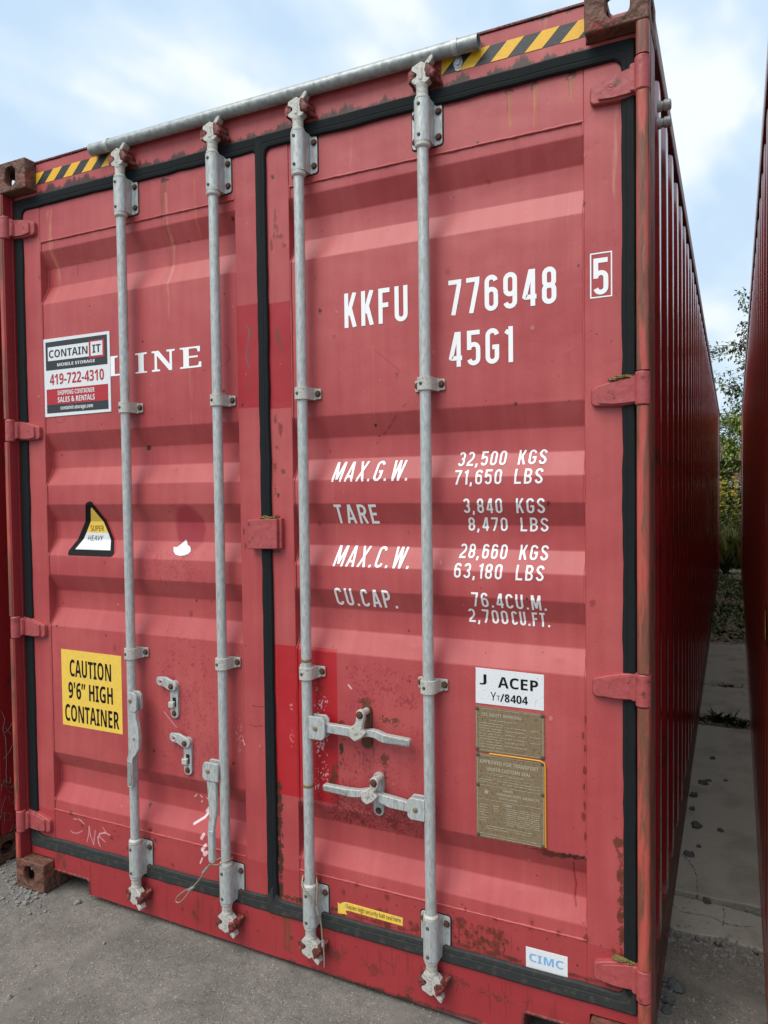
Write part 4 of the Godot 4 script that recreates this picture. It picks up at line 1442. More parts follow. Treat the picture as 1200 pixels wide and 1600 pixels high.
# narrow stencil-free capitals drawn as strokes: centre lines in a cell of w by h with pen width s
func glyph(ch: String, w: float, h: float, s: float) -> Array:
	var l := s * 0.5
	var r := w - s * 0.5
	var b := s * 0.5
	var t := h - s * 0.5
	var c := w * 0.5
	var q := (r - l) * 0.5
	var m := h * 0.5
	match ch:
		"0", "O": return [[bow(c, t - q, q, q, 0, 180) + bow(c, b + q, q, q, 180, 360), true]]
		"1": return [[[Vector2(r, 0), Vector2(r, h)], false], [[Vector2(r - s * 0.45, t - s * 0.3), Vector2(l - s * 0.1, h * 0.80)], false]]
		"2": return [[bow(c, t - q, q, q, 170, 0) + [Vector2(r, h * 0.62), Vector2(r - q * 0.3, h * 0.48), Vector2(l + q * 0.12, h * 0.2), Vector2(l, b), Vector2(w, b)], false]]
		"3": return [[bow(c, t - q, q, q, 170, 0) + bow(c, m + q * 0.75, q, q * 0.75, 0, -90), false], [bow(c, m - q * 0.75, q, q * 0.75, 90, 0) + bow(c, b + q, q, q, 0, -170), false]]
		"4": return [[[Vector2(w * 0.74, 0), Vector2(w * 0.74, h)], false], [[Vector2(w * 0.62, h), Vector2(l, h * 0.27), Vector2(l + s * 0.2, h * 0.25), Vector2(w, h * 0.25)], false]]
		"5": return [[[Vector2(w * 0.96, t), Vector2(l, t), Vector2(l, h * 0.45)], false], [bow(c, h * 0.60 - q, q, q, 150, 0) + bow(c, b + q, q, q, 0, -170), false]]
		"6": return [[bow(c, t - q, q, q, 10, 180) + bow(c, b + q, q, q, 180, 360) + [Vector2(r, h * 0.60 - q)], false], [bow(c, h * 0.60 - q, q, q, 0, 165), false]]
		"7": return [[[Vector2(0, t), Vector2(r, t), Vector2(r - s * 0.05, h * 0.84), Vector2(w * 0.36, 0)], false]]
		"8": return [[bow(c, m + q * 0.93, q * 0.95, q, 270, 180) + bow(c, t - q, q * 0.95, q, 180, 0) + bow(c, m + q * 0.93, q * 0.95, q, 0, -90), true], [bow(c, m - q * 0.93, q, q, 90, 0) + bow(c, b + q, q, q, 0, -180) + bow(c, m - q * 0.93, q, q, 180, 90), true]]
		"9": return [[bow(c, b + q, q, q, 190, 360) + bow(c, t - q, q, q, 0, 180) + [Vector2(l, h * 0.40 + q)], false], [bow(c, h * 0.40 + q, q, q, 180, 345), false]]
		"K": return [[[Vector2(l, 0), Vector2(l, h)], false], [[Vector2(l + s * 0.4, h * 0.36), Vector2(r, h)], false], [[Vector2(w * 0.46, h * 0.56), Vector2(r, 0)], false]]
		"F": return [[[Vector2(l, 0), Vector2(l, t), Vector2(w, t)], false], [[Vector2(s, h * 0.52), Vector2(w * 0.88, h * 0.52)], false]]
		"U": return [[[Vector2(l, h)] + bow(c, b + q, q, q, 180, 360) + [Vector2(r, h)], false]]
		"G": return [[bow(c, t - q, q, q, 5, 180) + bow(c, b + q, q, q, 180, 360) + [Vector2(r, h * 0.47), Vector2(c, h * 0.47)], false]]
		"C": return [[bow(c, t - q, q, q, 0, 180) + bow(c, b + q, q, q, 180, 360), false]]
		"S": return [[bow(c, t - q, q, q, 5, 180) + [Vector2(l, h * 0.70), Vector2(l + q * 0.5, h * 0.56), Vector2(r - q * 0.5, h * 0.44), Vector2(r, h * 0.30)] + bow(c, b + q, q, q, 0, -180), false]]
		"L": return [[[Vector2(l, h), Vector2(l, b), Vector2(w, b)], false]]
		"B": return [[[Vector2(l, 0), Vector2(l, t), Vector2(c, t)] + bow(c, m + (t - m) * 0.5, q * 0.92, (t - m) * 0.5, 90, -90) + [Vector2(s, m)], false], [[Vector2(s, b)] + bow(c, (m + b) * 0.5, q, (m - b) * 0.5, -90, 86), false]]
		"M": return [[[Vector2(l, 0), Vector2(l, h)], false], [[Vector2(r, 0), Vector2(r, h)], false], [[Vector2(l + s * 0.2, h), Vector2(c, h * 0.12)], false], [[Vector2(r - s * 0.2, h), Vector2(c, h * 0.12)], false]]
		"A": return [[[Vector2(l * 0.9, 0), Vector2(c - s * 0.12, h)], false], [[Vector2(w - l * 0.9, 0), Vector2(c + s * 0.12, h)], false], [[Vector2(w * 0.26, h * 0.26), Vector2(w * 0.74, h * 0.26)], false]]
		"X": return [[[Vector2(l, 0), Vector2(r, h)], false], [[Vector2(r, 0), Vector2(l, h)], false]]
		"W": return [[[Vector2(l * 0.9, h), Vector2(w * 0.27, 0)], false], [[Vector2(w * 0.27, 0), Vector2(c, h)], false], [[Vector2(c, h), Vector2(w * 0.73, 0)], false], [[Vector2(w * 0.73, 0), Vector2(w - l * 0.9, h)], false]]
		"T": return [[[Vector2(0, t), Vector2(w, t)], false], [[Vector2(c, 0), Vector2(c, h - s)], false]]
		"R": return [[[Vector2(l, 0), Vector2(l, t), Vector2(c, t)] + bow(c, m + (t - m) * 0.5, q, (t - m) * 0.5, 90, -90) + [Vector2(s, m)], false], [[Vector2(c, m), Vector2(r, 0)], false]]
		"P": return [[[Vector2(l, 0), Vector2(l, t), Vector2(c, t)] + bow(c, m + (t - m) * 0.5, q, (t - m) * 0.5, 90, -90) + [Vector2(s, m)], false]]
		"E": return [[[Vector2(w, t), Vector2(l, t), Vector2(l, b), Vector2(w, b)], false], [[Vector2(s, m), Vector2(w * 0.86, m)], false]]
		".": return [[[Vector2(c, 0), Vector2(c, s * 1.05)], false]]
		",": return [[[Vector2(c, s * 1.1), Vector2(c - s * 0.35, -s * 0.9)], false]]
	return []


func pen(line: Array, s: float, closed: bool) -> PackedVector2Array:
	var out := PackedVector2Array()
	var p := []
	for a in line:
		if p.is_empty() or (p[-1] as Vector2).distance_to(a) > s * 0.02:
			p.append(a)
	if closed and (p[0] as Vector2).distance_to(p[-1]) < s * 0.02:
		p.pop_back()
	var m := p.size()
	var lft := []
	var rgt := []
	for i in m:
		var a: Vector2 = p[(i + m - 1) % m] if closed or i > 0 else p[i]
		var b: Vector2 = p[(i + 1) % m] if closed or i < m - 1 else p[i]
		var d0: Vector2 = (p[i] - a).normalized() if a != p[i] else (b - p[i]).normalized()
		var d1: Vector2 = (b - p[i]).normalized() if b != p[i] else d0
		var n0 := Vector2(-d0.y, d0.x)
		var n1 := Vector2(-d1.y, d1.x)
		var mid := (n0 + n1).normalized()
		var k := s * 0.5 / maxf(0.5, mid.dot(n1))
		lft.append(p[i] + mid * k)
		rgt.append(p[i] - mid * k)
	for i in (m if closed else m - 1):
		var j := (i + 1) % m
		for q in [lft[i], rgt[i], rgt[j], lft[i], rgt[j], lft[j]]:
			out.append(q)
	return out


# a row of narrow letters between x0 and x1, from y0 to y1; one mesh for the row
func row(parent: Node3D, s: String, x0: float, y0: float, x1: float, y1: float, weight: float, mat: Material, z := INF, slant := 0.0) -> void:
	var h := y1 - y0
	var unit := 0.0
	var gaps := 0.38
	var ws := []
	for ch in s:
		var w := 1.0
		if ch in ".,":
			w = 0.36
		elif ch == "1":
			w = 0.62
		elif ch == "M":
			w = 1.3
		elif ch == "W":
			w = 1.5
		elif ch == " ":
			w = 0.7
		elif ch in "AX":
			w = 1.1
		elif ch in "LFET":
			w = 0.88
		ws.append(w)
		unit += w + gaps
	unit -= gaps
	var k := (x1 - x0) / unit
	var pw := h * weight
	var x := x0
	var mb := MB.new()
	var level := 0
	for i in s.length():
		for path in glyph(s[i], ws[i] * k, h, pw):
			var tr := pen(path[0], pw, path[1])
			var moved := PackedVector2Array()
			for p in tr:
				moved.append(Vector2(x + p.x + slant * p.y, y0 + p.y))
			if not s[i] == ",":
				moved = clip_band(moved, y0, y1)
			var o := decal(self, "scratch", moved, mat, z, 0.0009 + 0.00012 * (level % 4))
			level += 1
			if o:
				var arr := o.mesh.surface_get_arrays(0)
				mb.v.append_array(arr[Mesh.ARRAY_VERTEX])
				mb.n.append_array(arr[Mesh.ARRAY_NORMAL])
				remove_child(o)
				o.free()
		x += (ws[i] + gaps) * k
	part(parent, "lettering", mb, mat)


func clip_band(tris: PackedVector2Array, y0: float, y1: float) -> PackedVector2Array:
	tris = split_at(split_at(tris, y0), y1)
	var out := PackedVector2Array()
	for i in range(0, tris.size(), 3):
		var m := (tris[i].y + tris[i + 1].y + tris[i + 2].y) / 3.0
		if m >= y0 and m <= y1:
			out.append(tris[i]); out.append(tris[i + 1]); out.append(tris[i + 2])
	return out


func plate_part(o: Node3D, called: String, poly: PackedVector2Array, z0: float, z1: float, mat: Material, label := "") -> MeshInstance3D:
	var mb := MB.new()
	mb.prism(poly, z0, z1, minf(0.0006, (z1 - z0) * 0.4))
	var p := part(o, called, mb, mat)
	if label:
		p.set_meta("label", label)
	return p


# all the print and stickers of the near container
func lettering(o: Node3D, doors: Array) -> void:
	var right: Node3D = doors[1]
	var left: Node3D = doors[0]
	var w: Material = M.white
	row(right, "KKFU", 1.520, 2.106, 1.738, 2.214, 0.130, w)
	row(right, "776948", 1.870, 2.105, 2.188, 2.208, 0.130, w)
	row(right, "5", 2.289, 2.112, 2.328, 2.210, 0.130, w, ZS)
	var box := []
	for e in [[2.280, 2.104, 2.338, 2.1075], [2.280, 2.2215, 2.338, 2.225], [2.280, 2.1075, 2.2835, 2.2215], [2.3345, 2.1075, 2.338, 2.2215]]:
		box.append_array(rect_tris(e[0], e[1], e[2], e[3]))
	decal(right, "digit_frame", PackedVector2Array(box), w, ZS)
	row(right, "45G1", 1.870, 1.953, 2.064, 2.055, 0.130, w)
	row(right, "MAX.G.W.", 1.463, 1.620, 1.730, 1.684, 0.118, w, INF, 0.17)
	row(right, "TARE", 1.468, 1.486, 1.620, 1.548, 0.138, w)
	row(right, "MAX.C.W.", 1.463, 1.348, 1.730, 1.414, 0.118, w, INF, 0.17)
	row(right, "CU.CAP.", 1.466, 1.220, 1.684, 1.279, 0.138, w)
	var rows := [["32,500", 1.887, 2.034, "KGS", 2.070, 2.152, 1.660, 1.703], ["71,650", 1.881, 2.026, "LBS", 2.064, 2.146, 1.605, 1.648], ["3,840", 1.907, 2.026, "KGS", 2.067, 2.150, 1.521, 1.564], ["8,470", 1.914, 2.034, "LBS", 2.073, 2.154, 1.467, 1.508], ["28,660", 1.888, 2.033, "KGS", 2.071, 2.154, 1.385, 1.428], ["63,180", 1.878, 2.025, "LBS", 2.066, 2.147, 1.328, 1.371], ["76.4", 1.932, 2.028, "CU.M.", 2.036, 2.154, 1.243, 1.287], ["2,700", 1.914, 2.035, "CU.FT.", 2.046, 2.158, 1.192, 1.235]]
	for i in rows.size():
		var q: Array = rows[i]
		row(right, q[0], q[1], q[6], q[2], q[7], 0.138, w, INF, 0.06 if i < 6 else 0.0)
		row(right, q[3], q[4], q[6], q[5], q[7], 0.138, w, INF, 0.06 if i < 6 else 0.0)
	decal(left, "lettering", text_tris("L", "Droid Serif", 0.500, 2.032, 0.598, 2.106), w)
	decal(left, "lettering", text_tris("I", "Droid Serif", 0.643, 2.032, 0.699, 2.106), w)
	decal(left, "lettering", text_tris("N", "Droid Serif", 0.722, 2.032, 0.830, 2.106), w)
	decal(left, "lettering", text_tris("E", "Droid Serif", 0.853, 2.032, 0.948, 2.106), w)
	# rental firm's board
	var z := ZP + 0.003
	var s: Node3D = plate_part(o, "rental_sign", V2([0.168, 1.897, 0.520, 1.900, 0.520, 2.201, 0.169, 2.203]), ZP, z, M.sticker, "white board with dark and red bands and the rental firm's name")
	var X := func(f: float) -> float: return 0.168 + 0.352 * f
	var Y := func(f: float) -> float: return 2.202 - 0.303 * f
	decal(s, "dark_band", rect_tris(X.call(0.035), Y.call(0.405), X.call(0.965), Y.call(0.04)), M.sign_black, z, 0.0006)
	decal(s, "name_panel", rect_tris(X.call(0.072), Y.call(0.285), X.call(0.700), Y.call(0.108)), M.sticker, z, 0.0012)
	decal(s, "red_frame", rect_tris(X.call(0.700), Y.call(0.310), X.call(0.928), Y.call(0.090)), M.sign_red, z, 0.0012)
	decal(s, "name_panel", rect_tris(X.call(0.728), Y.call(0.285), X.call(0.902), Y.call(0.108)), M.sticker, z, 0.0018)
	decal(s, "lettering", text_tris("CONTAIN", "Droid Sans", X.call(0.09), Y.call(0.248), X.call(0.682), Y.call(0.148)), M.sign_black, z, 0.0018)
	decal(s, "lettering", text_tris("IT", "Droid Sans", X.call(0.755), Y.call(0.248), X.call(0.878), Y.call(0.148)), M.sign_black, z, 0.0024)
	decal(s, "lettering", text_tris("MOBILE STORAGE", "Droid Sans", X.call(0.215), Y.call(0.365), X.call(0.785), Y.call(0.325)), M.sticker, z, 0.0012)
	decal(s, "lettering", text_tris("419-722-4310", "Droid Sans", X.call(0.09), Y.call(0.595), X.call(0.91), Y.call(0.455)), M.sign_red, z, 0.0006)
	decal(s, "red_band", rect_tris(X.call(0.035), Y.call(0.850), X.call(0.965), Y.call(0.650)), M.sign_red, z, 0.0006)
	decal(s, "lettering", text_tris("SHIPPING CONTAINER", "Droid Sans", X.call(0.21), Y.call(0.735), X.call(0.77), Y.call(0.675)), M.sticker, z, 0.0012)
	decal(s, "lettering", text_tris("SALES & RENTALS", "Droid Sans", X.call(0.21), Y.call(0.830), X.call(0.77), Y.call(0.760)), M.sticker, z, 0.0012)
	decal(s, "dark_band", rect_tris(X.call(0.035), Y.call(0.960), X.call(0.965), Y.call(0.851)), M.sign_black, z, 0.0006)
	decal(s, "lettering", text_tris("containit-storage.com", "Droid Sans", X.call(0.25), Y.call(0.940), X.call(0.74), Y.call(0.872)), M.sticker, z, 0.0012)
	# yellow caution label
	z = ZP + 0.001
	s = plate_part(o, "caution_label", V2([0.220, 0.674, 0.538, 0.675, 0.539, 0.975, 0.220, 0.977]), ZP, z, M.yellow, "yellow caution label with black height warning")
	decal(s, "lettering", text_tris("CAUTION", "Droid Sans", 0.266, 0.872, 0.486, 0.940), M.black, z, 0.0006)
	decal(s, "lettering", text_tris("9'6\u201d HIGH", "Droid Sans", 0.256, 0.784, 0.492, 0.850), M.black, z, 0.0006)
	decal(s, "lettering", text_tris("CONTAINER", "Droid Sans", 0.235, 0.692, 0.522, 0.760), M.black, z, 0.0006)
	# triangular label stuck over a corrugation
	var ghost := soften(V2([0.420, 1.552, 0.515, 1.368, 0.500, 1.360, 0.405, 1.50]), 0.01, 3)
	s = group_node(o, "weight_label")
	s.set_meta("label", "triangular yellow and white label with a black border over a corrugation")
	decal(s, "peeled_strip", poly_tris(ghost), M.sign_red, INF, 0.0005)
	decal(s, "border", poly_tris(soften(V2([0.398, 1.564, 0.376, 1.556, 0.264, 1.366, 0.270, 1.351, 0.500, 1.351, 0.509, 1.362, 0.412, 1.558]), 0.006, 3)), M.black, INF, 0.0010)
	decal(s, "yellow_field", poly_tris(V2([0.3925, 1.535, 0.339, 1.440, 0.4545, 1.440, 0.400, 1.540])), M.yellow, INF, 0.0016)
	decal(s, "white_field", poly_tris(V2([0.339, 1.440, 0.298, 1.374, 0.484, 1.374, 0.4545, 1.440])), M.sticker, INF, 0.0016)
	decal(s, "lettering", text_tris("SUPER", "Droid Sans", 0.362, 1.446, 0.432, 1.468, 400), M.black, INF, 0.0022)
	decal(s, "lettering", text_tris("HEAVY", "Droid Sans", 0.346, 1.408, 0.424, 1.429, 400, 0.25), M.black, INF, 0.0022)
	var scrap := V2([0.783, 1.397, 0.786, 1.393, 0.800, 1.393, 0.806, 1.396, 0.835, 1.421, 0.846, 1.402, 0.856, 1.398, 0.864, 1.392, 0.870, 1.380, 0.862, 1.371, 0.846, 1.365, 0.826, 1.363, 0.806, 1.367, 0.792, 1.377])
	decal(left, "label_remnant", poly_tris(scrap), M.sticker, INF, 0.0012)
	# inspection sticker and data plates
	z = ZP + 0.001
	s = plate_part(o, "inspection_sticker", V2([1.943, 0.958, 2.146, 0.958, 2.147, 1.061, 1.944, 1.064]), ZP, z, M.sticker, "white inspection sticker above the brass plates")
	decal(s, "lettering", text_tris("J", "Droid Sans", 1.957, 1.015, 1.977, 1.046), M.black, z, 0.0006)
	decal(s, "lettering", text_tris("ACEP", "Droid Sans", 2.012, 1.011, 2.130, 1.043), M.black, z, 0.0006)
	decal(s, "lettering", text_tris("Y", "Droid Sans", 1.989, 0.972, 2.006, 0.996, 400), M.black, z, 0.0006)
	decal(s, "lettering", text_tris("T", "Droid Sans", 2.007, 0.973, 2.018, 0.987, 400), M.black, z, 0.0006)
	decal(s, "lettering", text_tris("/8404", "Droid Sans", 2.018, 0.970, 2.100, 0.994, 700), M.black, z, 0.0006)
	z = ZP + 0.003
	s = plate_part(o, "data_plate", soften(V2([1.942, 0.815, 2.148, 0.818, 2.148, 0.947, 1.942, 0.951]), 0.004, 2), ZP, z, M.plate, "upper brass approval plate with riveted corners")
	plate_print(s, 1.942, 0.817, 2.148, 0.949, z, 0)
	s = plate_part(o, "data_plate", soften(V2([1.943, 0.558, 2.148, 0.561, 2.148, 0.812, 1.942, 0.810]), 0.004, 2), ZP, z, M.plate, "lower brass customs plate with an amber sealant edge")
	plate_print(s, 1.943, 0.560, 2.148, 0.811, z, 1)
	var seal := MB.new()
	seal.tube(V3([1.985, 0.8115, z - 0.001, 2.06, 0.8125, z, 2.135, 0.8125, z, 2.147, 0.808, z, 2.1495, 0.798, z, 2.1495, 0.70, z, 2.1495, 0.565, z]), 0.0028, 6)
	part(s, "sealant", seal, M.amber)
	# small stickers on the bottom rail
	z = ZR + 0.001
	s = plate_part(o, "maker_sticker", V2([2.090, 0.200, 2.210, 0.200, 2.210, 0.262, 2.090, 0.262]), ZR, z, M.sticker, "small white sticker with faded blue capitals")
	decal(s, "lettering", text_tris("CIMC", "Droid Sans", 2.100, 0.222, 2.198, 0.246), M.blue, z, 0.0006)
	s = plate_part(o, "seal_label", V2([1.466, 0.246, 1.474, 0.241, 1.482, 0.248, 1.494, 0.2525, 1.508, 0.2530, 1.699, 0.2500, 1.698, 0.2240, 1.512, 0.2270, 1.502, 0.2265, 1.494, 0.2215, 1.501, 0.2130, 1.466, 0.2090]), ZR, z, M.yellow, "yellow arrow label about fastening the bolt seal")
	decal(s, "lettering", text_tris("Fasten high security bolt seal here", "Droid Sans", 1.500, 0.2285, 1.692, 0.2480, 400), M.black, z, 0.0006)
	decal(s, "pictogram", rect_tris(1.4935, 0.2350, 1.4962, 0.2490), M.blue, z, 0.0006)


func plate_print(s: Node3D, x0: float, y0: float, x1: float, y1: float, z: float, kind: int) -> void:
	var w := x1 - x0
	for cx in [x0 + 0.006, x1 - 0.006]:
		for cy in ([y0 + 0.006, y1 - 0.006] if kind == 0 else [y0 + 0.006, (y0 + y1) * 0.5 + 0.03, y1 - 0.006]):
			put(s, "rivet", rivet_mesh(), Vector3(cx, cy, z - 0.001), Vector3.ZERO, Vector3(1.15, 1.15, 1.0), M.plate_edge)
	var fr := PackedVector2Array()
	for e in [[x0 + 0.004, y0 + 0.004, x1 - 0.004, y0 + 0.0052], [x0 + 0.004, y1 - 0.0052, x1 - 0.004, y1 - 0.004], [x0 + 0.004, y0 + 0.006, x0 + 0.0052, y1 - 0.006], [x1 - 0.0052, y0 + 0.006, x1 - 0.004, y1 - 0.006]]:
		fr.append_array(rect_tris(e[0], e[1], e[2], e[3]))
	var lines := PackedVector2Array()
	var e: Material = M.engraved
	if kind == 0:
		decal(s, "lettering", text_tris("CSC SAFETY APPROVAL", "Droid Sans", x0 + 0.02, y1 - 0.026, x0 + 0.140, y1 - 0.016), e, z, 0.0006)
		lines.append_array(worn_lines(x0 + 0.045, y1 - 0.040, x0 + 0.125, y1 - 0.034, 1))
		lines.append_array(worn_lines(x0 + 0.012, y0 + 0.010, x0 + 0.085, y1 - 0.044, 10))
		lines.append_array(worn_lines(x0 + 0.09, y0 + 0.016, x0 + 0.155, y1 - 0.050, 6))
		lines.append_array(worn_lines(x0 + 0.165, y0 + 0.030, x0 + 0.195, y1 - 0.050, 3))
	else:
		decal(s, "lettering", text_tris("APPROVED FOR TRANSPORT", "Droid Sans", x0 + 0.012, y1 - 0.030, x1 - 0.018, y1 - 0.018), e, z, 0.0006)
		decal(s, "lettering", text_tris("UNDER CUSTOMS SEAL", "Droid Sans", x0 + 0.034, y1 - 0.050, x1 - 0.040, y1 - 0.039), e, z, 0.0006)
		lines.append_array(worn_lines(x0 + 0.045, y1 - 0.066, x1 - 0.060, y1 - 0.058, 1))
		for b in [[0.03, 0.0690, 0.175, 0.0698], [0.03, 0.0565, 0.175, 0.0573], [0.008, 0.094, 0.197, 0.0952], [0.008, 0.136, 0.197, 0.1372]]:
			lines.append_array(rect_tris(x0 + b[0], y1 - b[3], x0 + b[2], y1 - b[1]))
		lines.append_array(worn_lines(x0 + 0.010, y1 - 0.089, x1 - 0.014, y1 - 0.074, 2))
		decal(s, "lettering", text_tris("OWNER", "Droid Sans", x0 + 0.082, y1 - 0.106, x0 + 0.112, y1 - 0.099), e, z, 0.0006)
		decal(s, "lettering", text_tris("KAWASAKI KISEN KAISHA LTD.", "Droid Sans", x0 + 0.064, y1 - 0.119, x0 + 0.192, y1 - 0.111), e, z, 0.0006)
		decal(s, "lettering", text_tris("TOKYO JAPAN", "Droid Sans", x0 + 0.070, y1 - 0.131, x0 + 0.124, y1 - 0.124), e, z, 0.0006)
		var star := PackedVector2Array()
		for i in 20:
			var r := 0.0075 if i % 4 < 2 else 0.0035
			star.append(Vector2(x0 + 0.032 + r * cos(TAU * i / 20), y1 - 0.114 + r * sin(TAU * i / 20)))
		decal(s, "emblem", poly_tris(star), e, z, 0.0006)
		decal(s, "lettering", text_tris("CIMC", "Droid Sans", x0 + 0.084, y1 - 0.149, x0 + 0.110, y1 - 0.141), e, z, 0.0006)
		lines.append_array(worn_lines(x0 + 0.010, y1 - 0.205, x0 + 0.035, y1 - 0.150, 7))
		lines.append_array(worn_lines(x0 + 0.052, y1 - 0.170, x0 + 0.070, y1 - 0.150, 3))
		lines.append_array(worn_lines(x0 + 0.090, y1 - 0.205, x1 - 0.014, y1 - 0.152, 9))
		lines.append_array(worn_lines(x0 + 0.030, y1 - 0.226, x1 - 0.040, y1 - 0.212, 2))
		lines.append_array(worn_lines(x0 + 0.012, y0 + 0.008, x1 - 0.014, y0 + 0.014, 1))
	decal(s, "frame_line", fr, e, z, 0.0004)
	decal(s, "worn_print", lines, e, z, 0.0006)


# rows of print too worn to read
func worn_lines(x0: float, y0: float, x1: float, y1: float, n: int) -> PackedVector2Array:
	var out := PackedVector2Array()
	for i in n:
		var ya := lerpf(y1, y0, float(i) / n) - (y1 - y0) / n * 0.15
		var hh := minf(0.0036, (y1 - y0) / n * 0.55)
		var x := x0
		while x < x1 - 0.002:
			var ww := rng.randf_range(0.0012, 0.0032)
			if rng.randf() < 0.9:
				out.append_array(rect_tris(x, ya - hh * rng.randf_range(0.6, 1.0), minf(x + ww, x1), ya - hh * rng.randf_range(0.0, 0.3)))
			x += ww + 0.0010
	return out


# ------------------------------------------------------------------ ground
var rise: FastNoiseLite

func ground_y(x: float, z: float) -> float:
	return -0.003 - 0.018 * smoothstep(0.3, 1.9, x) * smoothstep(-0.35, -0.05, z) + rise.get_noise_2d(x * 100.0, z * 100.0) * 0.005


func sheet_grid(x0: float, x1: float, z0: float, z1: float, step: float, fine: float) -> MB:
	var mb := MB.new()
	var nx := maxi(1, int((x1 - x0) / step))
	var nz := maxi(1, int((z1 - z0) / step))
	var pts := []
	var nrm := []
	for j in nz + 1:
		var rowp := PackedVector3Array()
		var rown := PackedVector3Array()
		for i in nx + 1:
			var x := lerpf(x0, x1, float(i) / nx)
			var z := lerpf(z0, z1, float(j) / nz)
			rowp.append(Vector3(x, ground_y(x, z) + wear_fine.get_noise_2d(x * 900.0, z * 900.0) * fine, z))
			var e := 0.02
			rown.append(Vector3(ground_y(x - e, z) - ground_y(x + e, z), 2.0 * e, ground_y(x, z - e) - ground_y(x, z + e)).normalized())
		pts.append(rowp)
		nrm.append(rown)
	for j in nz:
		for i in nx:
			mb.quad(pts[j][i], pts[j][i + 1], pts[j + 1][i + 1], pts[j + 1][i], nrm[j][i], nrm[j][i + 1], nrm[j + 1][i + 1], nrm[j + 1][i])
	return mb


func stone_mesh(seed_: int) -> ArrayMesh:
	var key := "stone%d" % seed_
	if shared.has(key):
		return shared[key]
	var f := noise(seed_, 0.9, 2)
	var mb := MB.new()
	var n := 7
	var grid := []
	for j in n + 1:
		var rw := PackedVector3Array()
		for i in n * 2:
			var a := TAU * i / (n * 2)
			var b := PI * j / n - PI / 2
			var d := Vector3(cos(a) * cos(b), sin(b), sin(a) * cos(b))
			var r := 1.0 + f.get_noise_3dv(d * 1.3) * 0.6
			rw.append(Vector3(d.x, d.y * 0.75, d.z * 0.85) * r)
		grid.append(rw)
	for j in n:
		for i in n * 2:
			var k := (i + 1) % (n * 2)
			var q := [grid[j][i], grid[j][k], grid[j + 1][k], grid[j + 1][i]]
			var g: Vector3 = (q[1] - q[0]).cross(q[3] - q[0]) + (q[3] - q[2]).cross(q[1] - q[2])
			var c: Vector3 = q[0] + q[1] + q[2] + q[3]
			g = g.normalized() if g.dot(c) > 0.0 else -g.normalized()
			mb.quadf(q[0], q[1], q[2], q[3], g)
	shared[key] = mb.mesh(M.stone)
	return shared[key]


# scattered grit: one object of many small stones
func grit(called: String, label: String, count: int, spread: Callable, mesh_seed: int, mat: Material) -> void:
	var mm := MultiMesh.new()
	mm.transform_format = MultiMesh.TRANSFORM_3D
	mm.use_colors = true
	mm.mesh = stone_mesh(mesh_seed)
	mm.instance_count = count
	for i in count:
		var q: Array = spread.call()
		var p: Vector2 = q[0]
		var s: float = q[1]
		var b := Basis.from_euler(Vector3(rng.randf() * 0.6, rng.randf() * TAU, rng.randf() * 0.6)).scaled(Vector3.ONE * s)
		mm.set_instance_transform(i, Transform3D(b, Vector3(p.x, ground_y(p.x, p.y) + s * 0.25, p.y)))
		var g := rng.randf_range(0.35, 1.0)
		mm.set_instance_color(i, Color(g, g * 0.98, g * 0.95))
	var o := MultiMeshInstance3D.new()
	o.name = called
	o.multimesh = mm
	o.material_override = mat
	add_child(o)
	tag(o, label, "gravel")
	o.set_meta("kind", "stuff")


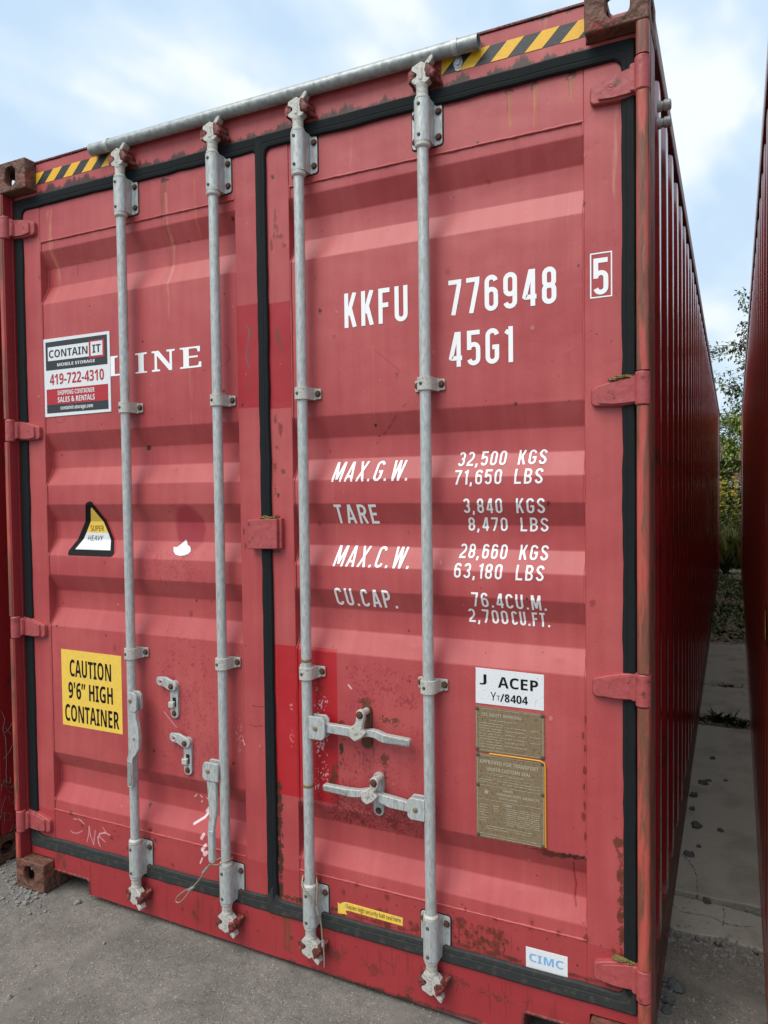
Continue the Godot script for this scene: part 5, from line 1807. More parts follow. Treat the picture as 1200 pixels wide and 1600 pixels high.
func build_ground() -> void:
	rise = noise(90, 0.012, 3)
	var far := MB.new()
	far.quadf(Vector3(-300, -0.06, -300), Vector3(300, -0.06, -300), Vector3(300, -0.06, 300), Vector3(-300, -0.06, 300), Vector3.UP)
	structure("ground", far, M.gravel)
	var front := sheet_grid(-1.2, 3.4, -0.74, 1.7, 0.018, 0.0007)
	# the apron goes on around it in larger steps
	for e in [[-14.0, -1.2, -0.74, 14.0], [3.4, 16.0, -0.74, 14.0], [-1.2, 3.4, 1.7, 14.0]]:
		var g := sheet_grid(e[0], e[1], e[2], e[3], 0.8, 0.0)
		front.v.append_array(g.v)
		front.n.append_array(g.n)
	structure("pavement", front, M.asphalt)
	# cast slabs that run back between the containers, with open joints
	for e in [[-0.775, -1.022], [-1.045, -3.28], [-3.50, -4.355], [-4.375, -6.15]]:
		var line := PackedVector2Array()
		var n := 160
		for i in n + 1:
			var x := lerpf(-4.0, 8.0, float(i) / n)
			line.append(Vector2(x, e[0] + (x - 2.56) * 0.03 - absf(wear_fine.get_noise_2d(x * 260.0, e[0] * 90.0)) * 0.05))
		for i in n + 1:
			var x := lerpf(8.0, -4.0, float(i) / n)
			line.append(Vector2(x, e[1] + (x - 2.56) * 0.03 + absf(wear_fine.get_noise_2d(x * 260.0, e[1] * 90.0)) * 0.05))
		var mb := MB.new()
		mb.xf = Transform3D(Basis(Vector3(1, 0, 0), Vector3(0, 0, 1), Vector3(0, 1, 0)), Vector3.ZERO)
		mb.prism(line, -0.09, 0.002 if e[0] > -1.04 else 0.005, 0.006)
		structure("concrete_slab", mb, M.concrete)
	# hairline cracks, near-black on the slabs, filled with pale dust on the asphalt
	var pale := [[[1.22, 0.02], [1.26, 0.05], [1.25, 0.08], [1.30, 0.11], [1.33, 0.10], [1.38, 0.12], [1.44, 0.10]], [[1.36, 0.115], [1.40, 0.15], [1.46, 0.16], [1.50, 0.20]], [[0.40, 0.10], [0.43, 0.14], [0.47, 0.15], [0.50, 0.18]], [[0.86, 0.02], [0.90, 0.05], [0.88, 0.08], [0.86, 0.10]], [[0.52, 0.20], [0.60, 0.24], [0.63, 0.30], [0.70, 0.33]], [[1.14, 0.16], [1.20, 0.20], [1.24, 0.26], [1.33, 0.29]]]
	for c in pale:
		crack(c, M.dust, 0.0035, ground_y, 0.0022)
	for c in [[[2.42, -1.38], [2.47, -1.30], [2.50, -1.20], [2.505, -1.12], [2.51, -1.07]], [[2.38, -0.96], [2.43, -0.93], [2.46, -0.90], [2.56, -0.905], [2.62, -0.88], [2.70, -0.90]], [[2.60, -1.00], [2.605, -0.93], [2.60, -0.86]]]:
		crack(c, M.hole, 0.0035, func(_x: float, _z: float) -> float: return 0.0055, 0.0006)
	# loose stones
	grit("gravel", "fine pale grit scattered over the worn asphalt", 5200, func() -> Array: return [Vector2(rng.randf_range(-0.4, 2.2), rng.randf_range(-0.10, 0.95)), lerpf(0.0008, 0.0042, pow(rng.randf(), 5.0))], 1, M.stone)
	grit("gravel_001", "grey gravel heaped along the gap behind the rusty lower corner casting", 800, func() -> Array:
		var t := rng.randf()
		return [Vector2(-0.11 + rng.randfn() * 0.08 + 0.20 * t * t, -0.30 + 0.38 * t + rng.randfn() * 0.04), lerpf(0.0015, 0.011, pow(rng.randf(), 3.5))], 2, M.stone)
	grit("gravel_002", "broken rubble in the dark joint between asphalt and slab", 700, func() -> Array: return [Vector2(rng.randf_range(2.36, 2.80), -0.73 + rng.randfn() * 0.035), lerpf(0.001, 0.010, pow(rng.randf(), 4.0))], 3, M.stone)
	grit("gravel_003", "coarse gravel at the far end of the passage", 9000, func() -> Array:
		var z := -6.0 - 8.5 * pow(rng.randf(), 0.8)
		return [Vector2(rng.randf_range(2.0, 3.2), z), lerpf(0.006, 0.028, pow(rng.randf(), 2.0))], 4, M.stone_warm)
	grit("gravel_004", "small crumbs strewn over the passage slabs", 1500, func() -> Array: return [Vector2(2.42 + absf(rng.randfn()) * 0.11, rng.randf_range(-6.0, -0.2)), lerpf(0.0012, 0.007, pow(rng.randf(), 4.0))], 5, M.stone)
	var cover := MB.new()
	cover.use_col = true
	for i in 11000:
		var x := rng.randf_range(2.3, 2.9)
		var z := -6.6 - 6.0 * rng.randf()
		if wear.get_noise_2d(x * 60.0, z * 40.0) < -0.10:
			continue
		leaf(cover, Vector3(x, -0.058, z), Vector3(rng.randf_range(-1, 1), 0.9, rng.randf_range(-1, 1)), rng.randf_range(0.04, 0.15), 0.3, Color(0.05, 0.08, 0.025).lerp(Color(0.10, 0.13, 0.04), rng.randf()))
	var cv_o := part(self, "ground_cover", cover, leaf_mat(Color(0.06, 0.08, 0.02)))
	tag(cv_o, "low dark weeds creeping over the gravel of the passage", "weeds")
	cv_o.set_meta("kind", "stuff")
	var spots := [[2.472, -0.45, 0.026], [2.456, -0.37, 0.020], [2.436, -0.46, 0.018], [2.452, -0.33, 0.016], [2.465, -1.36, 0.022], [2.482, -1.66, 0.026], [2.455, -1.85, 0.018], [2.492, -2.21, 0.026], [2.515, -2.26, 0.018], [2.585, -1.66, 0.017], [2.455, -2.02, 0.024], [2.545, -1.01, 0.017], [2.50, -1.46, 0.013], [2.60, -2.30, 0.016], [2.53, -2.62, 0.018]]
	for i in spots.size():
		var q: Array = spots[i]
		var o := thing("stone", ("loose dark stone lying on the concrete passage slab" if q[1] < -0.75 else "dark broken stone beside the foot of the container"), "stone", Vector3(q[0], ground_y(q[0], q[1]) + q[2] * 0.42, q[1]), rng.randf() * TAU, "loose stones in the passage")
		put(o, "rock", stone_mesh(11 + i % 4), Vector3.ZERO, Vector3.ZERO, Vector3.ONE * q[2], M.stone_dark)
	spots = [[0.150, 0.075, 0.012], [0.33, -0.015, 0.014], [-0.02, -0.13, 0.020], [0.125, 0.045, 0.010], [0.62, 0.13, 0.007], [0.50, 0.32, 0.006], [0.56, 0.46, 0.009]]
	for i in spots.size():
		var q: Array = spots[i]
		var o := thing("stone", "small pale pebble lying on the asphalt", "stone", Vector3(q[0], ground_y(q[0], q[1]) + q[2] * 0.40, q[1]), rng.randf() * TAU, "pale pebbles on the asphalt")
		put(o, "rock", stone_mesh(11 + i % 4), Vector3.ZERO, Vector3.ZERO, Vector3.ONE * q[2])


func crack(pts: Array, mat: Material, width: float, height: Callable, lift: float) -> void:
	var path := PackedVector3Array()
	for p in pts:
		path.append(Vector3(p[0], 0, p[1]))
	path = curve3(path, 10)
	var mb := MB.new()
	var prev := []
	for i in path.size():
		var d := (path[mini(i + 1, path.size() - 1)] - path[maxi(i - 1, 0)]).normalized()
		var side := Vector3(-d.z, 0, d.x)
		var wd := width * clampf(0.5 + wear_fine.get_noise_2d(i * 31.0, pts[0][0] * 700.0) * 1.4, 0.05, 1.3)
		if i == 0 or i == path.size() - 1:
			wd = 0.0005
		var c := path[i] + side * wear_fine.get_noise_2d(i * 24.0, pts[0][1] * 500.0) * width * 1.5
		var a := c + side * wd * 0.5
		var b := c - side * wd * 0.5
		a.y = height.call(a.x, a.z) + lift
		b.y = height.call(b.x, b.z) + lift
		if i > 0:
			mb.quadf(prev[0], prev[1], b, a, Vector3.UP)
		prev = [a, b]
	structure("crack", mb, mat)


# ------------------------------------------------------------------ plants
func leaf_mat(c: Color) -> StandardMaterial3D:
	var m := StandardMaterial3D.new()
	m.albedo_color = Color.WHITE
	m.vertex_color_use_as_albedo = true
	m.roughness = 0.6
	m.backlight_enabled = true
	m.backlight = c
	return m


func leaf(mb: MB, at: Vector3, out: Vector3, size: float, width: float, c: Color) -> void:
	mb.col = c
	var d := out.normalized()
	var s := d.cross(Vector3.UP + Vector3(0.1, 0, 0.2) * rng.randf()).normalized()
	var n := s.cross(d).normalized()
	var tip := at + d * size - n * size * 0.15
	var mid := at + d * size * 0.5 + n * size * 0.06
	mb.trif(at, mid + s * width * size * 0.5, tip, n)
	mb.trif(at, tip, mid - s * width * size * 0.5, n)


func rand_dir() -> Vector3:
	return Vector3(rng.randfn(), rng.randfn(), rng.randfn()).normalized()


# a tree or shrub: limbs that fork, with leaves along the outer twigs
func tree(called: String, label: String, category: String, at: Vector3, height: float, spread: float, base: float, twigs: int, per: int, leaf_size: float, c0: Color, c1: Color, group: String) -> void:
	var o := thing(called, label, category, at, 0.0, group)
	var wood := MB.new()
	var crown := MB.new()
	crown.use_col = true
	var top := Vector3(rng.randf_range(-0.2, 0.2), height * 0.75, rng.randf_range(-0.2, 0.2))
	var trunk := curve3(PackedVector3Array([Vector3(0, -0.1, 0), Vector3(0.05, height * 0.3, 0.03), top * 0.75, top]), 5)
	var rad := []
	for i in trunk.size():
		rad.append(1.0 - 0.8 * i / trunk.size())
	wood.tube(trunk, 0.02 + height * 0.014, 8, false, rad)
	var limbs := maxi(5, int(twigs / 9.0))
	for k in limbs:
		var f := lerpf(base, 0.98, (k + 0.5) / limbs)
		var from := trunk[clampi(int(f * (trunk.size() - 1)), 0, trunk.size() - 1)]
		var a := k * 2.4 + rng.randf()
		var reach := spread * rng.randf_range(0.7, 1.05) * (1.0 - 0.45 * f)
		var end := from + Vector3(cos(a) * reach, height * rng.randf_range(0.05, 0.22), sin(a) * reach)
		var br := curve3(PackedVector3Array([from, from.lerp(end, 0.5) + Vector3(0, 0.12, 0), end]), 5)
		var rr := []
		for i in br.size():
			rr.append(1.0 - 0.85 * i / br.size())
		wood.tube(br, 0.012 + height * 0.005, 6, false, rr)
		for t in int(ceil(float(twigs) / limbs)):
			var p := br[clampi(int(lerpf(0.35, 1.0, rng.randf()) * (br.size() - 1)), 0, br.size() - 1)]
			var dir := (rand_dir() + (end - from).normalized() * 0.8 + Vector3(0, 0.25, 0)).normalized()
			var ln := spread * rng.randf_range(0.18, 0.38)
			var e2 := p + dir * ln - Vector3(0, ln * 0.15, 0)
			wood.tube(PackedVector3Array([p, p.lerp(e2, 0.5) + Vector3(0, 0.03, 0), e2]), 0.006 + height * 0.0008, 4, false, [1.0, 0.7, 0.3])
			var tone := rng.randf()
			for q in per:
				var u := rng.randf()
				var lp := p.lerp(e2, u) + rand_dir() * leaf_size * 1.1
				var c := c0.lerp(c1, clampf(tone * 0.6 + rng.randf() * 0.5, 0.0, 1.0))
				leaf(crown, lp, rand_dir() + Vector3(0, -0.2, 0), leaf_size * rng.randf_range(0.6, 1.2), 0.55, c)
	part(o, "trunk", wood, M.bark)
	part(o, "crown", crown, leaf_mat(Color(0.10, 0.14, 0.04)))


func build_plants() -> void:
	tree("tree", "tall airy tree with dark green leaves behind the passage", "tree", Vector3(4.3, 0, -21.0), 7.2, 2.7, 0.30, 230, 46, 0.14, Color(0.040, 0.075, 0.022), Color(0.10, 0.155, 0.045), "")
	tree("tree", "slender tree leaning over the far end of the left container row", "tree", Vector3(1.2, 0, -23.5), 6.4, 2.2, 0.30, 150, 46, 0.14, Color(0.040, 0.075, 0.022), Color(0.10, 0.155, 0.045), "")
	for q in [[3.0, -18.2, 3.5, "round yellow-green shrub below the tall tree"], [1.9, -18.8, 2.9, "dense green shrub behind the end of the near container"], [4.2, -17.6, 3.0, "broad green shrub behind the end of the brown container"]]:
		tree("shrub", q[3], "shrub", Vector3(q[0], 0, q[1]), q[2], 1.15, 0.12, 190, 60, 0.10, Color(0.10, 0.16, 0.03), Color(0.30, 0.34, 0.075), "shrubs behind the passage")
	# reeds with feathery heads
	var plume_mat := leaf_mat(Color(0.12, 0.09, 0.06))
	for i in 9:
		var p := Vector3(2.15 + 0.13 * i + rng.randf_range(-0.04, 0.04), 0, -15.6 - rng.randf() * 1.2)
		var o := thing("reed", "tall reed with a drooping pinkish plume behind the goldenrod", "reed", p, 0.0, "reeds behind the passage")
		var hh := rng.randf_range(1.5, 2.5)
		var lean := Vector3(rng.randf_range(-0.3, 0.3), 0, rng.randf_range(-0.1, 0.2))
		var stem := curve3(PackedVector3Array([Vector3(0, -0.05, 0), Vector3(0, hh * 0.5, 0) + lean * 0.25, Vector3(0, hh, 0) + lean]), 6)
		var mb := MB.new()
		mb.tube(stem, 0.006, 5, false)
		part(o, "stem", mb, M.bark)
		var lv := MB.new()
		lv.use_col = true
		for k in 22:
			var a := rng.randf() * TAU
			leaf(lv, stem[int(rng.randf_range(1, stem.size() - 3))], Vector3(cos(a), rng.randf_range(0.2, 1.0), sin(a)), rng.randf_range(0.3, 0.6), 0.06, Color(0.10, 0.13, 0.04).lerp(Color(0.24, 0.22, 0.10), rng.randf()))
		part(o, "foliage", lv, leaf_mat(Color(0.08, 0.10, 0.03)))
		var pl := MB.new()
		pl.use_col = true
		for k in 420:
			var u := rng.randf()
			var c := stem[stem.size() - 1] + Vector3(lean.x * u * 0.6, -0.05 - 0.22 * u * u + 0.16 * (1.0 - u), u * 0.05)
			leaf(pl, c + rand_dir() * 0.06 * sin(PI * clampf(u + 0.15, 0.0, 1.0)), rand_dir() + Vector3(lean.x, -0.7, 0), 0.06, 0.18, Color(0.30, 0.20, 0.15).lerp(Color(0.44, 0.34, 0.26), rng.randf()))
		part(o, "plume", pl, plume_mat)
	# goldenrod
	for i in 13:
		var p := Vector3(2.20 + 0.075 * i + rng.randf_range(-0.03, 0.03), 0, -14.7 - rng.randf() * 0.7)
		var o := thing("goldenrod", "goldenrod in yellow flower at the end of the passage", "wildflower", p, 0.0, "goldenrod in flower behind the passage")
		var hh := rng.randf_range(0.95, 1.75)
		var lean := Vector3(rng.randf_range(-0.12, 0.12), 0, 0.05)
		var stem := curve3(PackedVector3Array([Vector3(0, -0.05, 0), Vector3(0, hh * 0.5, 0), Vector3(0, hh, 0) + lean]), 6)
		var mb := MB.new()
		mb.tube(stem, 0.005, 5, false)
		part(o, "stem", mb, M.bark)
		var lv := MB.new()
		lv.use_col = true
		for k in 70:
			var a := rng.randf() * TAU
			leaf(lv, stem[int(rng.randf_range(0, stem.size() - 2))] + Vector3(0, rng.randf() * 0.08, 0), Vector3(cos(a), rng.randf_range(-0.2, 0.7), sin(a)), rng.randf_range(0.09, 0.20), 0.22, Color(0.05, 0.10, 0.02).lerp(Color(0.14, 0.20, 0.05), rng.randf()))
		part(o, "foliage", lv, leaf_mat(Color(0.09, 0.13, 0.03)))
		var fl := MB.new()
		fl.use_col = true
		for k in 9:
			var a := rng.randf() * TAU
			var b := stem[stem.size() - 1 - k / 2] + Vector3(0, 0.02, 0)
			var e := b + Vector3(cos(a) * 0.12, 0.05, sin(a) * 0.12) * (0.5 + k * 0.08)
			for q in 26:
				leaf(fl, b.lerp(e, rng.randf()) + rand_dir() * 0.012, rand_dir() + Vector3.UP, 0.028, 0.7, Color(0.52, 0.36, 0.02).lerp(Color(0.66, 0.50, 0.06), rng.randf()))
		part(o, "flower_head", fl, leaf_mat(Color(0.2, 0.15, 0.02)))
	# the grass that runs on behind, one mass
	var gr := MB.new()
	gr.use_col = true
	for i in 14000:
		var p := Vector3(rng.randf_range(0.6, 4.6), -0.06, -13.3 - 3.8 * rng.randf())
		var hh := rng.randf_range(0.25, 0.95)
		leaf(gr, p, Vector3(rng.randf_range(-0.5, 0.5), 1.0, rng.randf_range(-0.4, 0.5)), hh, 0.018, Color(0.12, 0.16, 0.035).lerp(Color(0.33, 0.32, 0.11), rng.randf()))
	var g := part(self, "grass", gr, leaf_mat(Color(0.08, 0.10, 0.03)))
	tag(g, "long olive grass at the far end of the passage", "grass")
	g.set_meta("kind", "stuff")
	# weeds in the joint of the slabs
	for q in [[2.545, -3.40, 0.11, "dark tuft of weeds in the open joint beside the near container"], [2.665, -3.34, 0.085, "low weeds in the open joint beside the brown container"], [2.60, -4.36, 0.05, "small weed in the far slab joint"], [2.52, -12.3, 0.45, "thin dark weed standing in the gravel of the passage"]]:
		var o := thing("weed", q[3], "weed", Vector3(q[0], -0.01, q[1]))
		var mb := MB.new()
		mb.use_col = true
		for k in (22 if q[2] > 0.4 else 90):
			var a := rng.randf() * TAU
			leaf(mb, Vector3(rng.randfn() * (0.02 if q[2] > 0.4 else 0.045), 0, rng.randfn() * 0.03), Vector3(cos(a) * 0.6, rng.randf_range(0.3, 1.2) * (3.0 if q[2] > 0.4 else 1.0), sin(a) * 0.6), q[2] * rng.randf_range(0.35, 1.1), 0.035, Color(0.035, 0.05, 0.02).lerp(Color(0.09, 0.11, 0.035), rng.randf()))
		part(o, "foliage", mb, leaf_mat(Color(0.05, 0.07, 0.02)))


# ------------------------------------------------------------------ sky
func sky_picture() -> ImageTexture:
	var w := 1024
	var h := 512
	var a := noise(300, 0.9, 5)
	var b := noise(301, 2.6, 6)
	var wisp := noise(302, 1.7, 6)
	wisp.domain_warp_enabled = true
	wisp.domain_warp_amplitude = 0.5
	wisp.domain_warp_frequency = 0.9
	var out := PackedByteArray()
	out.resize(w * h * 3)
	var blue := rgb(184, 208, 231)
	var pale := rgb(200, 218, 234)
	var cloud := rgb(230, 236, 241)
	var haze := rgb(206, 222, 233)
	for j in h:
		var el := PI * 0.5 - PI * (j + 0.5) / h
		var cy := sin(el)
		var ce := cos(el)
		for i in w:
			var az := TAU * (i + 0.5) / w
			var c: Color
			if cy > 0.0:
				# flat cloud sheet seen in perspective
				var k := 1.0 / (cy + 0.22)
				var x := cos(az) * ce * k
				var z := sin(az) * ce * k
				var f := a.get_noise_2d(x * 1.2, z * 1.2) * 0.9 + b.get_noise_2d(x * 0.9, z * 1.5) * 0.40 + wisp.get_noise_2d(x * 1.1 + z * 0.5, z * 2.6 - x) * 0.55
				c = blue.lerp(pale, smoothstep(-0.42, 0.10, f))
				c = c.lerp(cloud, smoothstep(0.0, 0.48, f))
				c = c.lerp(haze, 0.75 * pow(1.0 - cy, 5.0))
			else:
				c = haze.lerp(rgb(120, 118, 112), smoothstep(0.0, 0.08, -cy))
			var at := (j * w + i) * 3
			out[at] = int(c.r * 255.0)
			out[at + 1] = int(c.g * 255.0)
			out[at + 2] = int(c.b * 255.0)
	return ImageTexture.create_from_image(Image.create_from_data(w, h, false, Image.FORMAT_RGB8, out))


# ------------------------------------------------------------------ the near container and what is fixed to it
func hazard_tape(o: Node3D, x0: float, x1: float, y0: float, y1: float, phase: float) -> void:
	var z := -0.0492
	var mb := MB.new()
	mb.prism(V2([x0, y0, x1, y0, x1, y1, x0, y1]), -0.0500, z, 0.0002)
	var s := part(o, "hazard_tape", mb, M.tape_black)
	var hh := y1 - y0
	var pitch := 0.098
	var x := x0 - pitch + phase
	while x < x1 + pitch:
		var poly := V2([x, y0, x + pitch * 0.5, y0, x + pitch * 0.5 + hh * 1.05, y1, x + hh * 1.05, y1])
		for q in Geometry2D.intersect_polygons(poly, V2([x0, y0, x1, y0, x1, y1, x0, y1])):
			decal(s, "stripe", poly_tris(q), M.tape_yellow, z, 0.0005)
		x += pitch


func lump(mb: MB, at: Vector3, r: Vector3, seed_: int) -> void:
	var f := noise(seed_, 1.4, 2)
	var n := 8
	var grid := []
	for j in n + 1:
		var rw := PackedVector3Array()
		for i in n * 2:
			var a := TAU * i / (n * 2)
			var b := PI * j / n - PI / 2
			var d := Vector3(cos(a) * cos(b), sin(b), sin(a) * cos(b))
			rw.append(at + d * r * (1.0 + f.get_noise_3dv(d * 2.0) * 0.8))
		grid.append(rw)
	for j in n:
		for i in n * 2:
			var k := (i + 1) % (n * 2)
			var g: Vector3 = (grid[j][k] - grid[j][i]).cross(grid[j + 1][i] - grid[j][i])
			if g.length() < 1e-12:
				g = grid[j][i] - at
			if g.dot(grid[j][i] + grid[j + 1][k] - at * 2.0) < 0.0:
				g = -g
			mb.quadf(grid[j][i], grid[j][k], grid[j + 1][k], grid[j + 1][i], g.normalized())


func near_container() -> void:
	var o := thing("shipping_container", "faded red shipping container with closed double doors and four galvanised locking rods", "container", Vector3.ZERO, 0.0, "shipping containers standing in a row")
	var k := {"casting": M.casting, "rail": M.rail, "post": M.post, "side": M.side, "door": M.door, "uv": 1, "hinge": M.hinge, "jamb": M.jamb}
	frame(o, k, true)
	var doors := [door_leaf(o, 0, k), door_leaf(o, 1, k)]
	doors[0].set_meta("label", "left door with the rental sign and the caution label")
	doors[1].set_meta("label", "right door with the container number and weights")
	var rods := []
	for i in 4:
		rods.append(locking_rod(o, i, true))
	handle_parts(rods, doors)
	var ring := MB.new()
	for y in [1.045, 0.636]:
		ring.xf = Transform3D(Basis(), Vector3(0, y, 0))
		ring.lathe([Vector2(0.0168, -0.006), Vector2(0.0182, -0.003), Vector2(0.0184, 0.003), Vector2(0.0168, 0.006)], 18)
	part(rods[2], "worn_ring", ring, M.plate)
	lettering(o, doors)
	hazard_tape(o, 0.165, 0.560, 2.803, 2.848, 0.049)
	hazard_tape(o, 1.861, 2.272, 2.801, 2.848, 0.049)
	# guard over the meeting edge of the doors
	var lb := MB.new()
	lb.prism(soften(V2([1.157, 1.399, 1.274, 1.402, 1.274, 1.502, 1.156, 1.498]), 0.003, 2), -0.060, -0.027, 0.003)
	lb.prism(soften(V2([1.268, 1.401, 1.284, 1.402, 1.284, 1.503, 1.268, 1.502]), 0.003, 2), -0.060, -0.040, 0.003)
	var guard := part(o, "lock_guard", lb, M.hinge)
	guard.set_meta("label", "square red steel guard over the meeting edge of the doors")
	var ms := MB.new()
	lump(ms, Vector3(1.222, 1.504, -0.040), Vector3(0.016, 0.007, 0.010), 401)
	lump(ms, Vector3(1.246, 1.504, -0.040), Vector3(0.018, 0.005, 0.010), 402)
	part(guard, "moss", ms, M.moss)
	var hm := MB.new()
	for q in [[2.372, 1.884, 0.022], [2.345, 1.879, 0.018], [2.36, 0.304, 0.024], [2.385, 0.302, 0.014]]:
		lump(hm, Vector3(q[0], q[1] + 0.001, -0.046), Vector3(q[2], 0.0045, 0.010), int(q[1] * 100))
	part(doors[1], "moss", hm, M.moss)
	# cable glands high on the side wall
	for y in [2.722, 2.672]:
		var gl := MB.new()
		gl.xf = Transform3D(Basis(Vector3(0, 0, 1), -PI / 2), Vector3(W - 0.012, y, -0.36))
		gl.lathe([Vector2(0.017, 0.0), Vector2(0.017, 0.010), Vector2(0.0135, 0.012), Vector2(0.0135, 0.018), Vector2(0.0165, 0.020), Vector2(0.0165, 0.036), Vector2(0.012, 0.039), Vector2(0.0, 0.040)], 8)
		part(o, "cable_gland", gl, M.zinc)
	# white print left on the outer ribs of the side wall
	for q in [[16, 1.86, 1.97], [18, 1.14, 1.91], [19, 1.10, 1.92], [20, 1.09, 1.72], [25, 1.44, 1.58], [26, 1.20, 1.58], [27, 0.95, 1.57], [28, 0.92, 1.56], [29, 0.95, 1.30], [30, 0.90, 1.10]]:
		var z: float = -0.22 - 0.278 * q[0]
		var pr := MB.new()
		var x := W - 0.0112
		pr.quadf(Vector3(x, q[1], z + 0.070), Vector3(x, q[2], z + 0.070), Vector3(x, q[2], z + 0.004), Vector3(x, q[1] + 0.05, z + 0.004), Vector3(1, 0, 0))
		part(o, "side_print", pr, M.white)
	# galvanised pipe clamped across the header
	var p := thing("steel_pipe", "galvanised steel pipe clamped across the top of the doors", "pipe", Vector3(0.487, 2.862, -0.0275))
	var pm := MB.new()
	var ro := 0.0212
	var len := 1.494
	pm.xf = Transform3D(Basis(Vector3(0, 0, 1), -PI / 2 - 0.0045), Vector3.ZERO)
	pm.lathe([Vector2(0.0185, 0.02), Vector2(0.0185, 0.0), Vector2(ro, 0.0), Vector2(ro, len), Vector2(0.0185, len), Vector2(0.0185, len - 0.08), Vector2(0.0, len - 0.08)], 28)
	part(p, "tube", pm, M.pipe)
	for x in [0.085, 1.425]:
		var cl := MB.new()
		var arc := PackedVector2Array()
		for i in 15:
			var a := PI * 0.62 - PI * 1.12 * i / 14.0
			arc.append(Vector2(cos(a) * (ro + 0.0016), sin(a) * (ro + 0.0016)))
		cl.xf = Transform3D(Basis(Vector3(0, 0, 1), Vector3(0, 1, 0), Vector3(1, 0, 0)), Vector3(x, -0.0045 * x, 0))
		cl.draw_out(arc, -0.009, 0.009, -1.0)
		cl.xf = Transform3D(Basis(), Vector3(x, -0.0045 * x, 0))
		cl.prism(rrect(-0.0115, -0.056, 0.0115, -0.010, 0.011, 5), -0.0225, -0.019, 0.001)
		part(p, "pipe_clamp", cl, M.zinc)
		var sc := MB.new()
		sc.xf = Transform3D(Basis(Vector3(1, 0, 0), PI / 2), Vector3(x, -0.040, -0.019))
		sc.lathe([Vector2(0.0145, 0.0), Vector2(0.0145, 0.002), Vector2(0.008, 0.0025), Vector2(0.008, 0.007), Vector2(0.0, 0.007)], 14)
		part(p, "screw", sc, M.zinc)
	# wire seals left on two of the rods
	var w1 := thing("wire_seal", "looped wire seal dangling from the locking rod with a hanging handle", "wire", Vector3(1.047, 0.315, -0.02))
	var a1 := MB.new()
	a1.tube(curve3(V3([0.020, 0.012, 0.010, 0.002, 0.004, 0.026, -0.022, -0.010, 0.020, -0.062, -0.022, 0.012, -0.072, -0.034, 0.010, -0.098, -0.070, 0.012, -0.128, -0.108, 0.018, -0.165, -0.132, 0.024, -0.196, -0.158, 0.026, -0.205, -0.178, 0.026, -0.188, -0.178, 0.026, -0.165, -0.156, 0.025, -0.140, -0.122, 0.020]), 6), 0.0024, 6)
	a1.tube(curve3(V3([0.020, 0.012, 0.010, 0.022, 0.010, -0.008, 0.0, 0.006, -0.020, -0.022, 0.004, -0.004, -0.045, -0.008, 0.014, -0.074, -0.036, 0.013]), 6), 0.0022, 6)
	part(w1, "wire", a1, M.wire)
	var f1 := MB.new()
	f1.tube(V3([-0.070, -0.032, 0.012, -0.092, -0.058, 0.012]), 0.0050, 8)
	f1.tube(V3([-0.128, -0.112, 0.018, -0.152, -0.130, 0.020]), 0.0046, 8)
	part(w1, "ferrule", f1, M.zinc_dull)
	var w2 := thing("wire_seal", "frayed wire seal hanging down beside the third rod's lower bracket", "wire", Vector3(1.385, 0.305, -0.02))
	var a2 := MB.new()
	a2.tube(curve3(V3([-0.024, 0.026, 0.004, -0.014, 0.004, 0.024, 0.006, -0.014, 0.028, 0.026, -0.040, 0.024, 0.036, -0.070, 0.014, 0.044, -0.110, 0.008, 0.050, -0.160, 0.010, 0.056, -0.205, 0.012, 0.058, -0.250, 0.014]), 6), 0.0026, 6)
	a2.tube(curve3(V3([-0.024, 0.026, 0.004, 0.0, 0.034, -0.022, 0.026, 0.010, -0.002, 0.032, -0.040, 0.012, 0.036, -0.070, 0.013]), 6), 0.0024, 6)
	part(w2, "wire", a2, M.wire)
	var f2 := MB.new()
	f2.tube(V3([0.034, -0.055, 0.018, 0.039, -0.082, 0.013]), 0.0050, 8)
	f2.tube(V3([0.051, -0.165, 0.010, 0.053, -0.185, 0.011]), 0.0056, 8)
	part(w2, "ferrule", f2, M.zinc_dull)


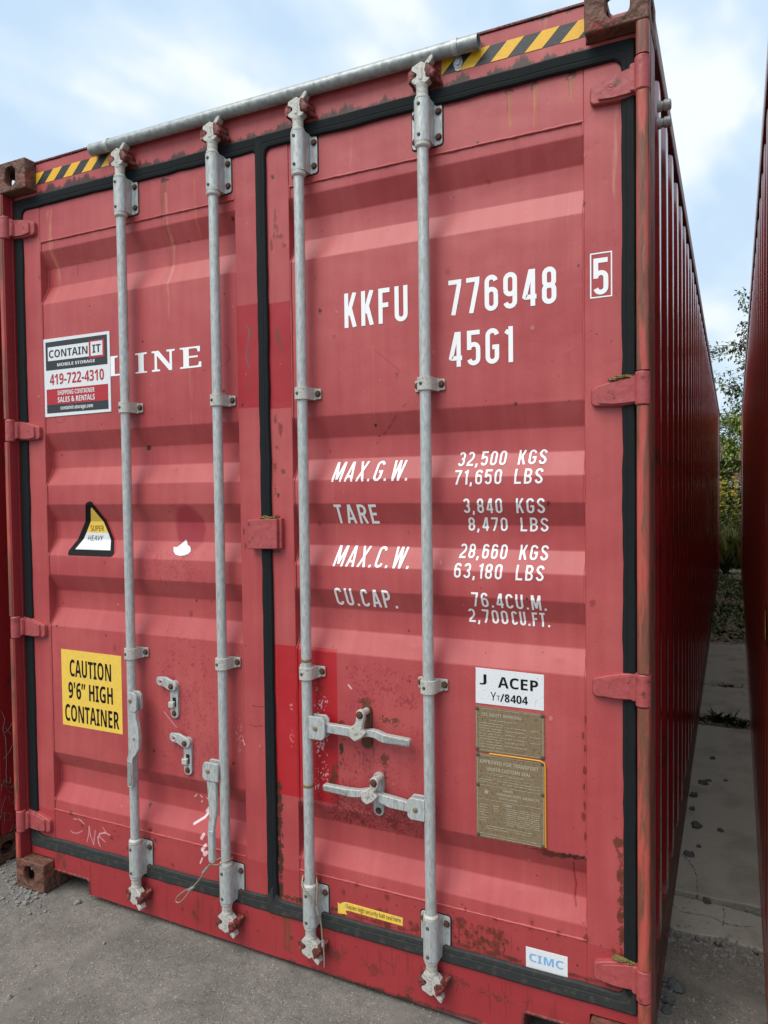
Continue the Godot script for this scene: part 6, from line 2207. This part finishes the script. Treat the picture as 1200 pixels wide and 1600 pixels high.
func neighbours() -> void:
	var o := thing("shipping_container", "dark red scratched shipping container close beside the left door", "container", Vector3(-0.213 - W, 0.0, -0.045), 0.0, "shipping containers standing in a row")
	var k := {"casting": M.casting, "rail": M.dark_side, "post": M.post, "side": M.dark_side, "door": M.dark_side, "uv": 0, "hinge": M.dark_side, "jamb": M.jamb}
	frame(o, k, false)
	for s in 2:
		door_leaf(o, s, k)
	for i in 4:
		locking_rod(o, i, false)
	# scratches on its corner post
	var sc := MB.new()
	var x := W + 0.0002
	var marks := [[[-0.070, 0.660], [-0.085, 0.62], [-0.075, 0.58], [-0.090, 0.53]], [[-0.125, 0.60], [-0.100, 0.57], [-0.082, 0.56]], [[-0.085, 0.585], [-0.115, 0.545]], [[-0.085, 0.55], [-0.088, 0.45], [-0.084, 0.38], [-0.088, 0.34]], [[-0.075, 0.45], [-0.100, 0.47], [-0.120, 0.50]], [[-0.070, 0.36], [-0.100, 0.335], [-0.105, 0.36]]]
	for m in marks:
		var p := PackedVector3Array()
		for q in m:
			p.append(Vector3(x, q[1], q[0]))
		sc.tube(curve3(p, 5), 0.0013, 4, false)
	for q in 26:
		var p := Vector3(x, rng.randf_range(0.14, 0.36), rng.randf_range(-0.14, -0.06))
		sc.tube(PackedVector3Array([p, p + Vector3(0, rng.randf_range(-0.05, 0.05), rng.randf_range(-0.03, 0.03))]), 0.0007, 4, false)
	part(o, "scratch", sc, M.dust)
	o = thing("shipping_container", "brown-red shipping container across the narrow passage on the right", "container", Vector3(2.716, 0.0, -0.06), -0.0050, "shipping containers standing in a row")
	k = {"casting": M.casting, "rail": M.brown_side, "post": M.post, "side": M.brown_side, "door": M.brown_side, "uv": 0, "hinge": M.brown_side, "jamb": M.jamb}
	frame(o, k, false)
	for s in 2:
		door_leaf(o, s, k)
	for i in 4:
		locking_rod(o, i, false)
	var lab := MB.new()
	lab.xf = Transform3D(Basis(Vector3(0, 0, -1), Vector3(0, 1, 0), Vector3(-1, 0, 0)), Vector3(0.012, 1.13, -0.70))
	lab.prism(soften(V2([-0.07, -0.06, 0.07, -0.06, 0.0, 0.07]), 0.01, 3), 0.0, 0.001, 0.0003)
	var warn := part(o, "warning_label", lab, M.black)
	var inn := MB.new()
	inn.xf = lab.xf
	inn.prism(V2([-0.05, -0.05, 0.05, -0.05, 0.0, 0.045]), 0.0012, 0.0016, 0.0002)
	part(warn, "yellow_field", inn, M.tape_yellow)
	var wm := MB.new()
	for q in [[0.40, -0.62, 0.06], [0.30, -0.66, 0.09], [1.45, -0.62, 0.10], [0.22, -0.40, 0.05]]:
		wm.quadf(Vector3(0.0105, q[0], q[1]), Vector3(0.0105, q[0] + q[2], q[1] - 0.004), Vector3(0.0105, q[0] + q[2] * 0.8, q[1] - 0.016), Vector3(0.0105, q[0] + 0.01, q[1] - 0.012), Vector3(-1, 0, 0))
	part(o, "paint_mark", wm, M.sticker)


func _ready() -> void:
	# camera
	var cam := Camera3D.new()
	cam.name = "camera"
	cam.position = Vector3(2.62804, 1.59243, 1.99444)
	cam.rotation = Vector3(-0.0301796, 0.4439635, -0.0125693)
	cam.fov = 69.988
	cam.near = 0.05
	cam.far = 900.0
	add_child(cam)
	cam.current = true
	# sky, exposure
	var env := Environment.new()
	env.background_mode = Environment.BG_SKY
	var sky := Sky.new()
	var sm := PanoramaSkyMaterial.new()
	sm.panorama = sky_picture()
	sky.sky_material = sm
	env.sky = sky
	env.background_energy_multiplier = 0.60
	env.tonemap_mode = Environment.TONE_MAPPER_LINEAR
	env.tonemap_exposure = 2.05
	env.sdfgi_enabled = true
	env.ssao_enabled = true
	env.ssil_enabled = true
	var we := WorldEnvironment.new()
	we.name = "world_environment"
	we.environment = env
	add_child(we)
	# the sun behind thin cloud: broad and soft, high in front of the doors
	var sun := DirectionalLight3D.new()
	sun.name = "sun"
	sun.light_energy = 0.5
	sun.light_color = Color(1.0, 0.975, 0.94)
	sun.light_angular_distance = 42.0
	sun.shadow_enabled = true
	add_child(sun)
	sun.look_at_from_position(Vector3(-0.40, 1.5, 1.0) * 20.0, Vector3.ZERO)
	rng.seed = 20240
	make_materials()
	near_container()
	neighbours()
	build_ground()
	build_plants()
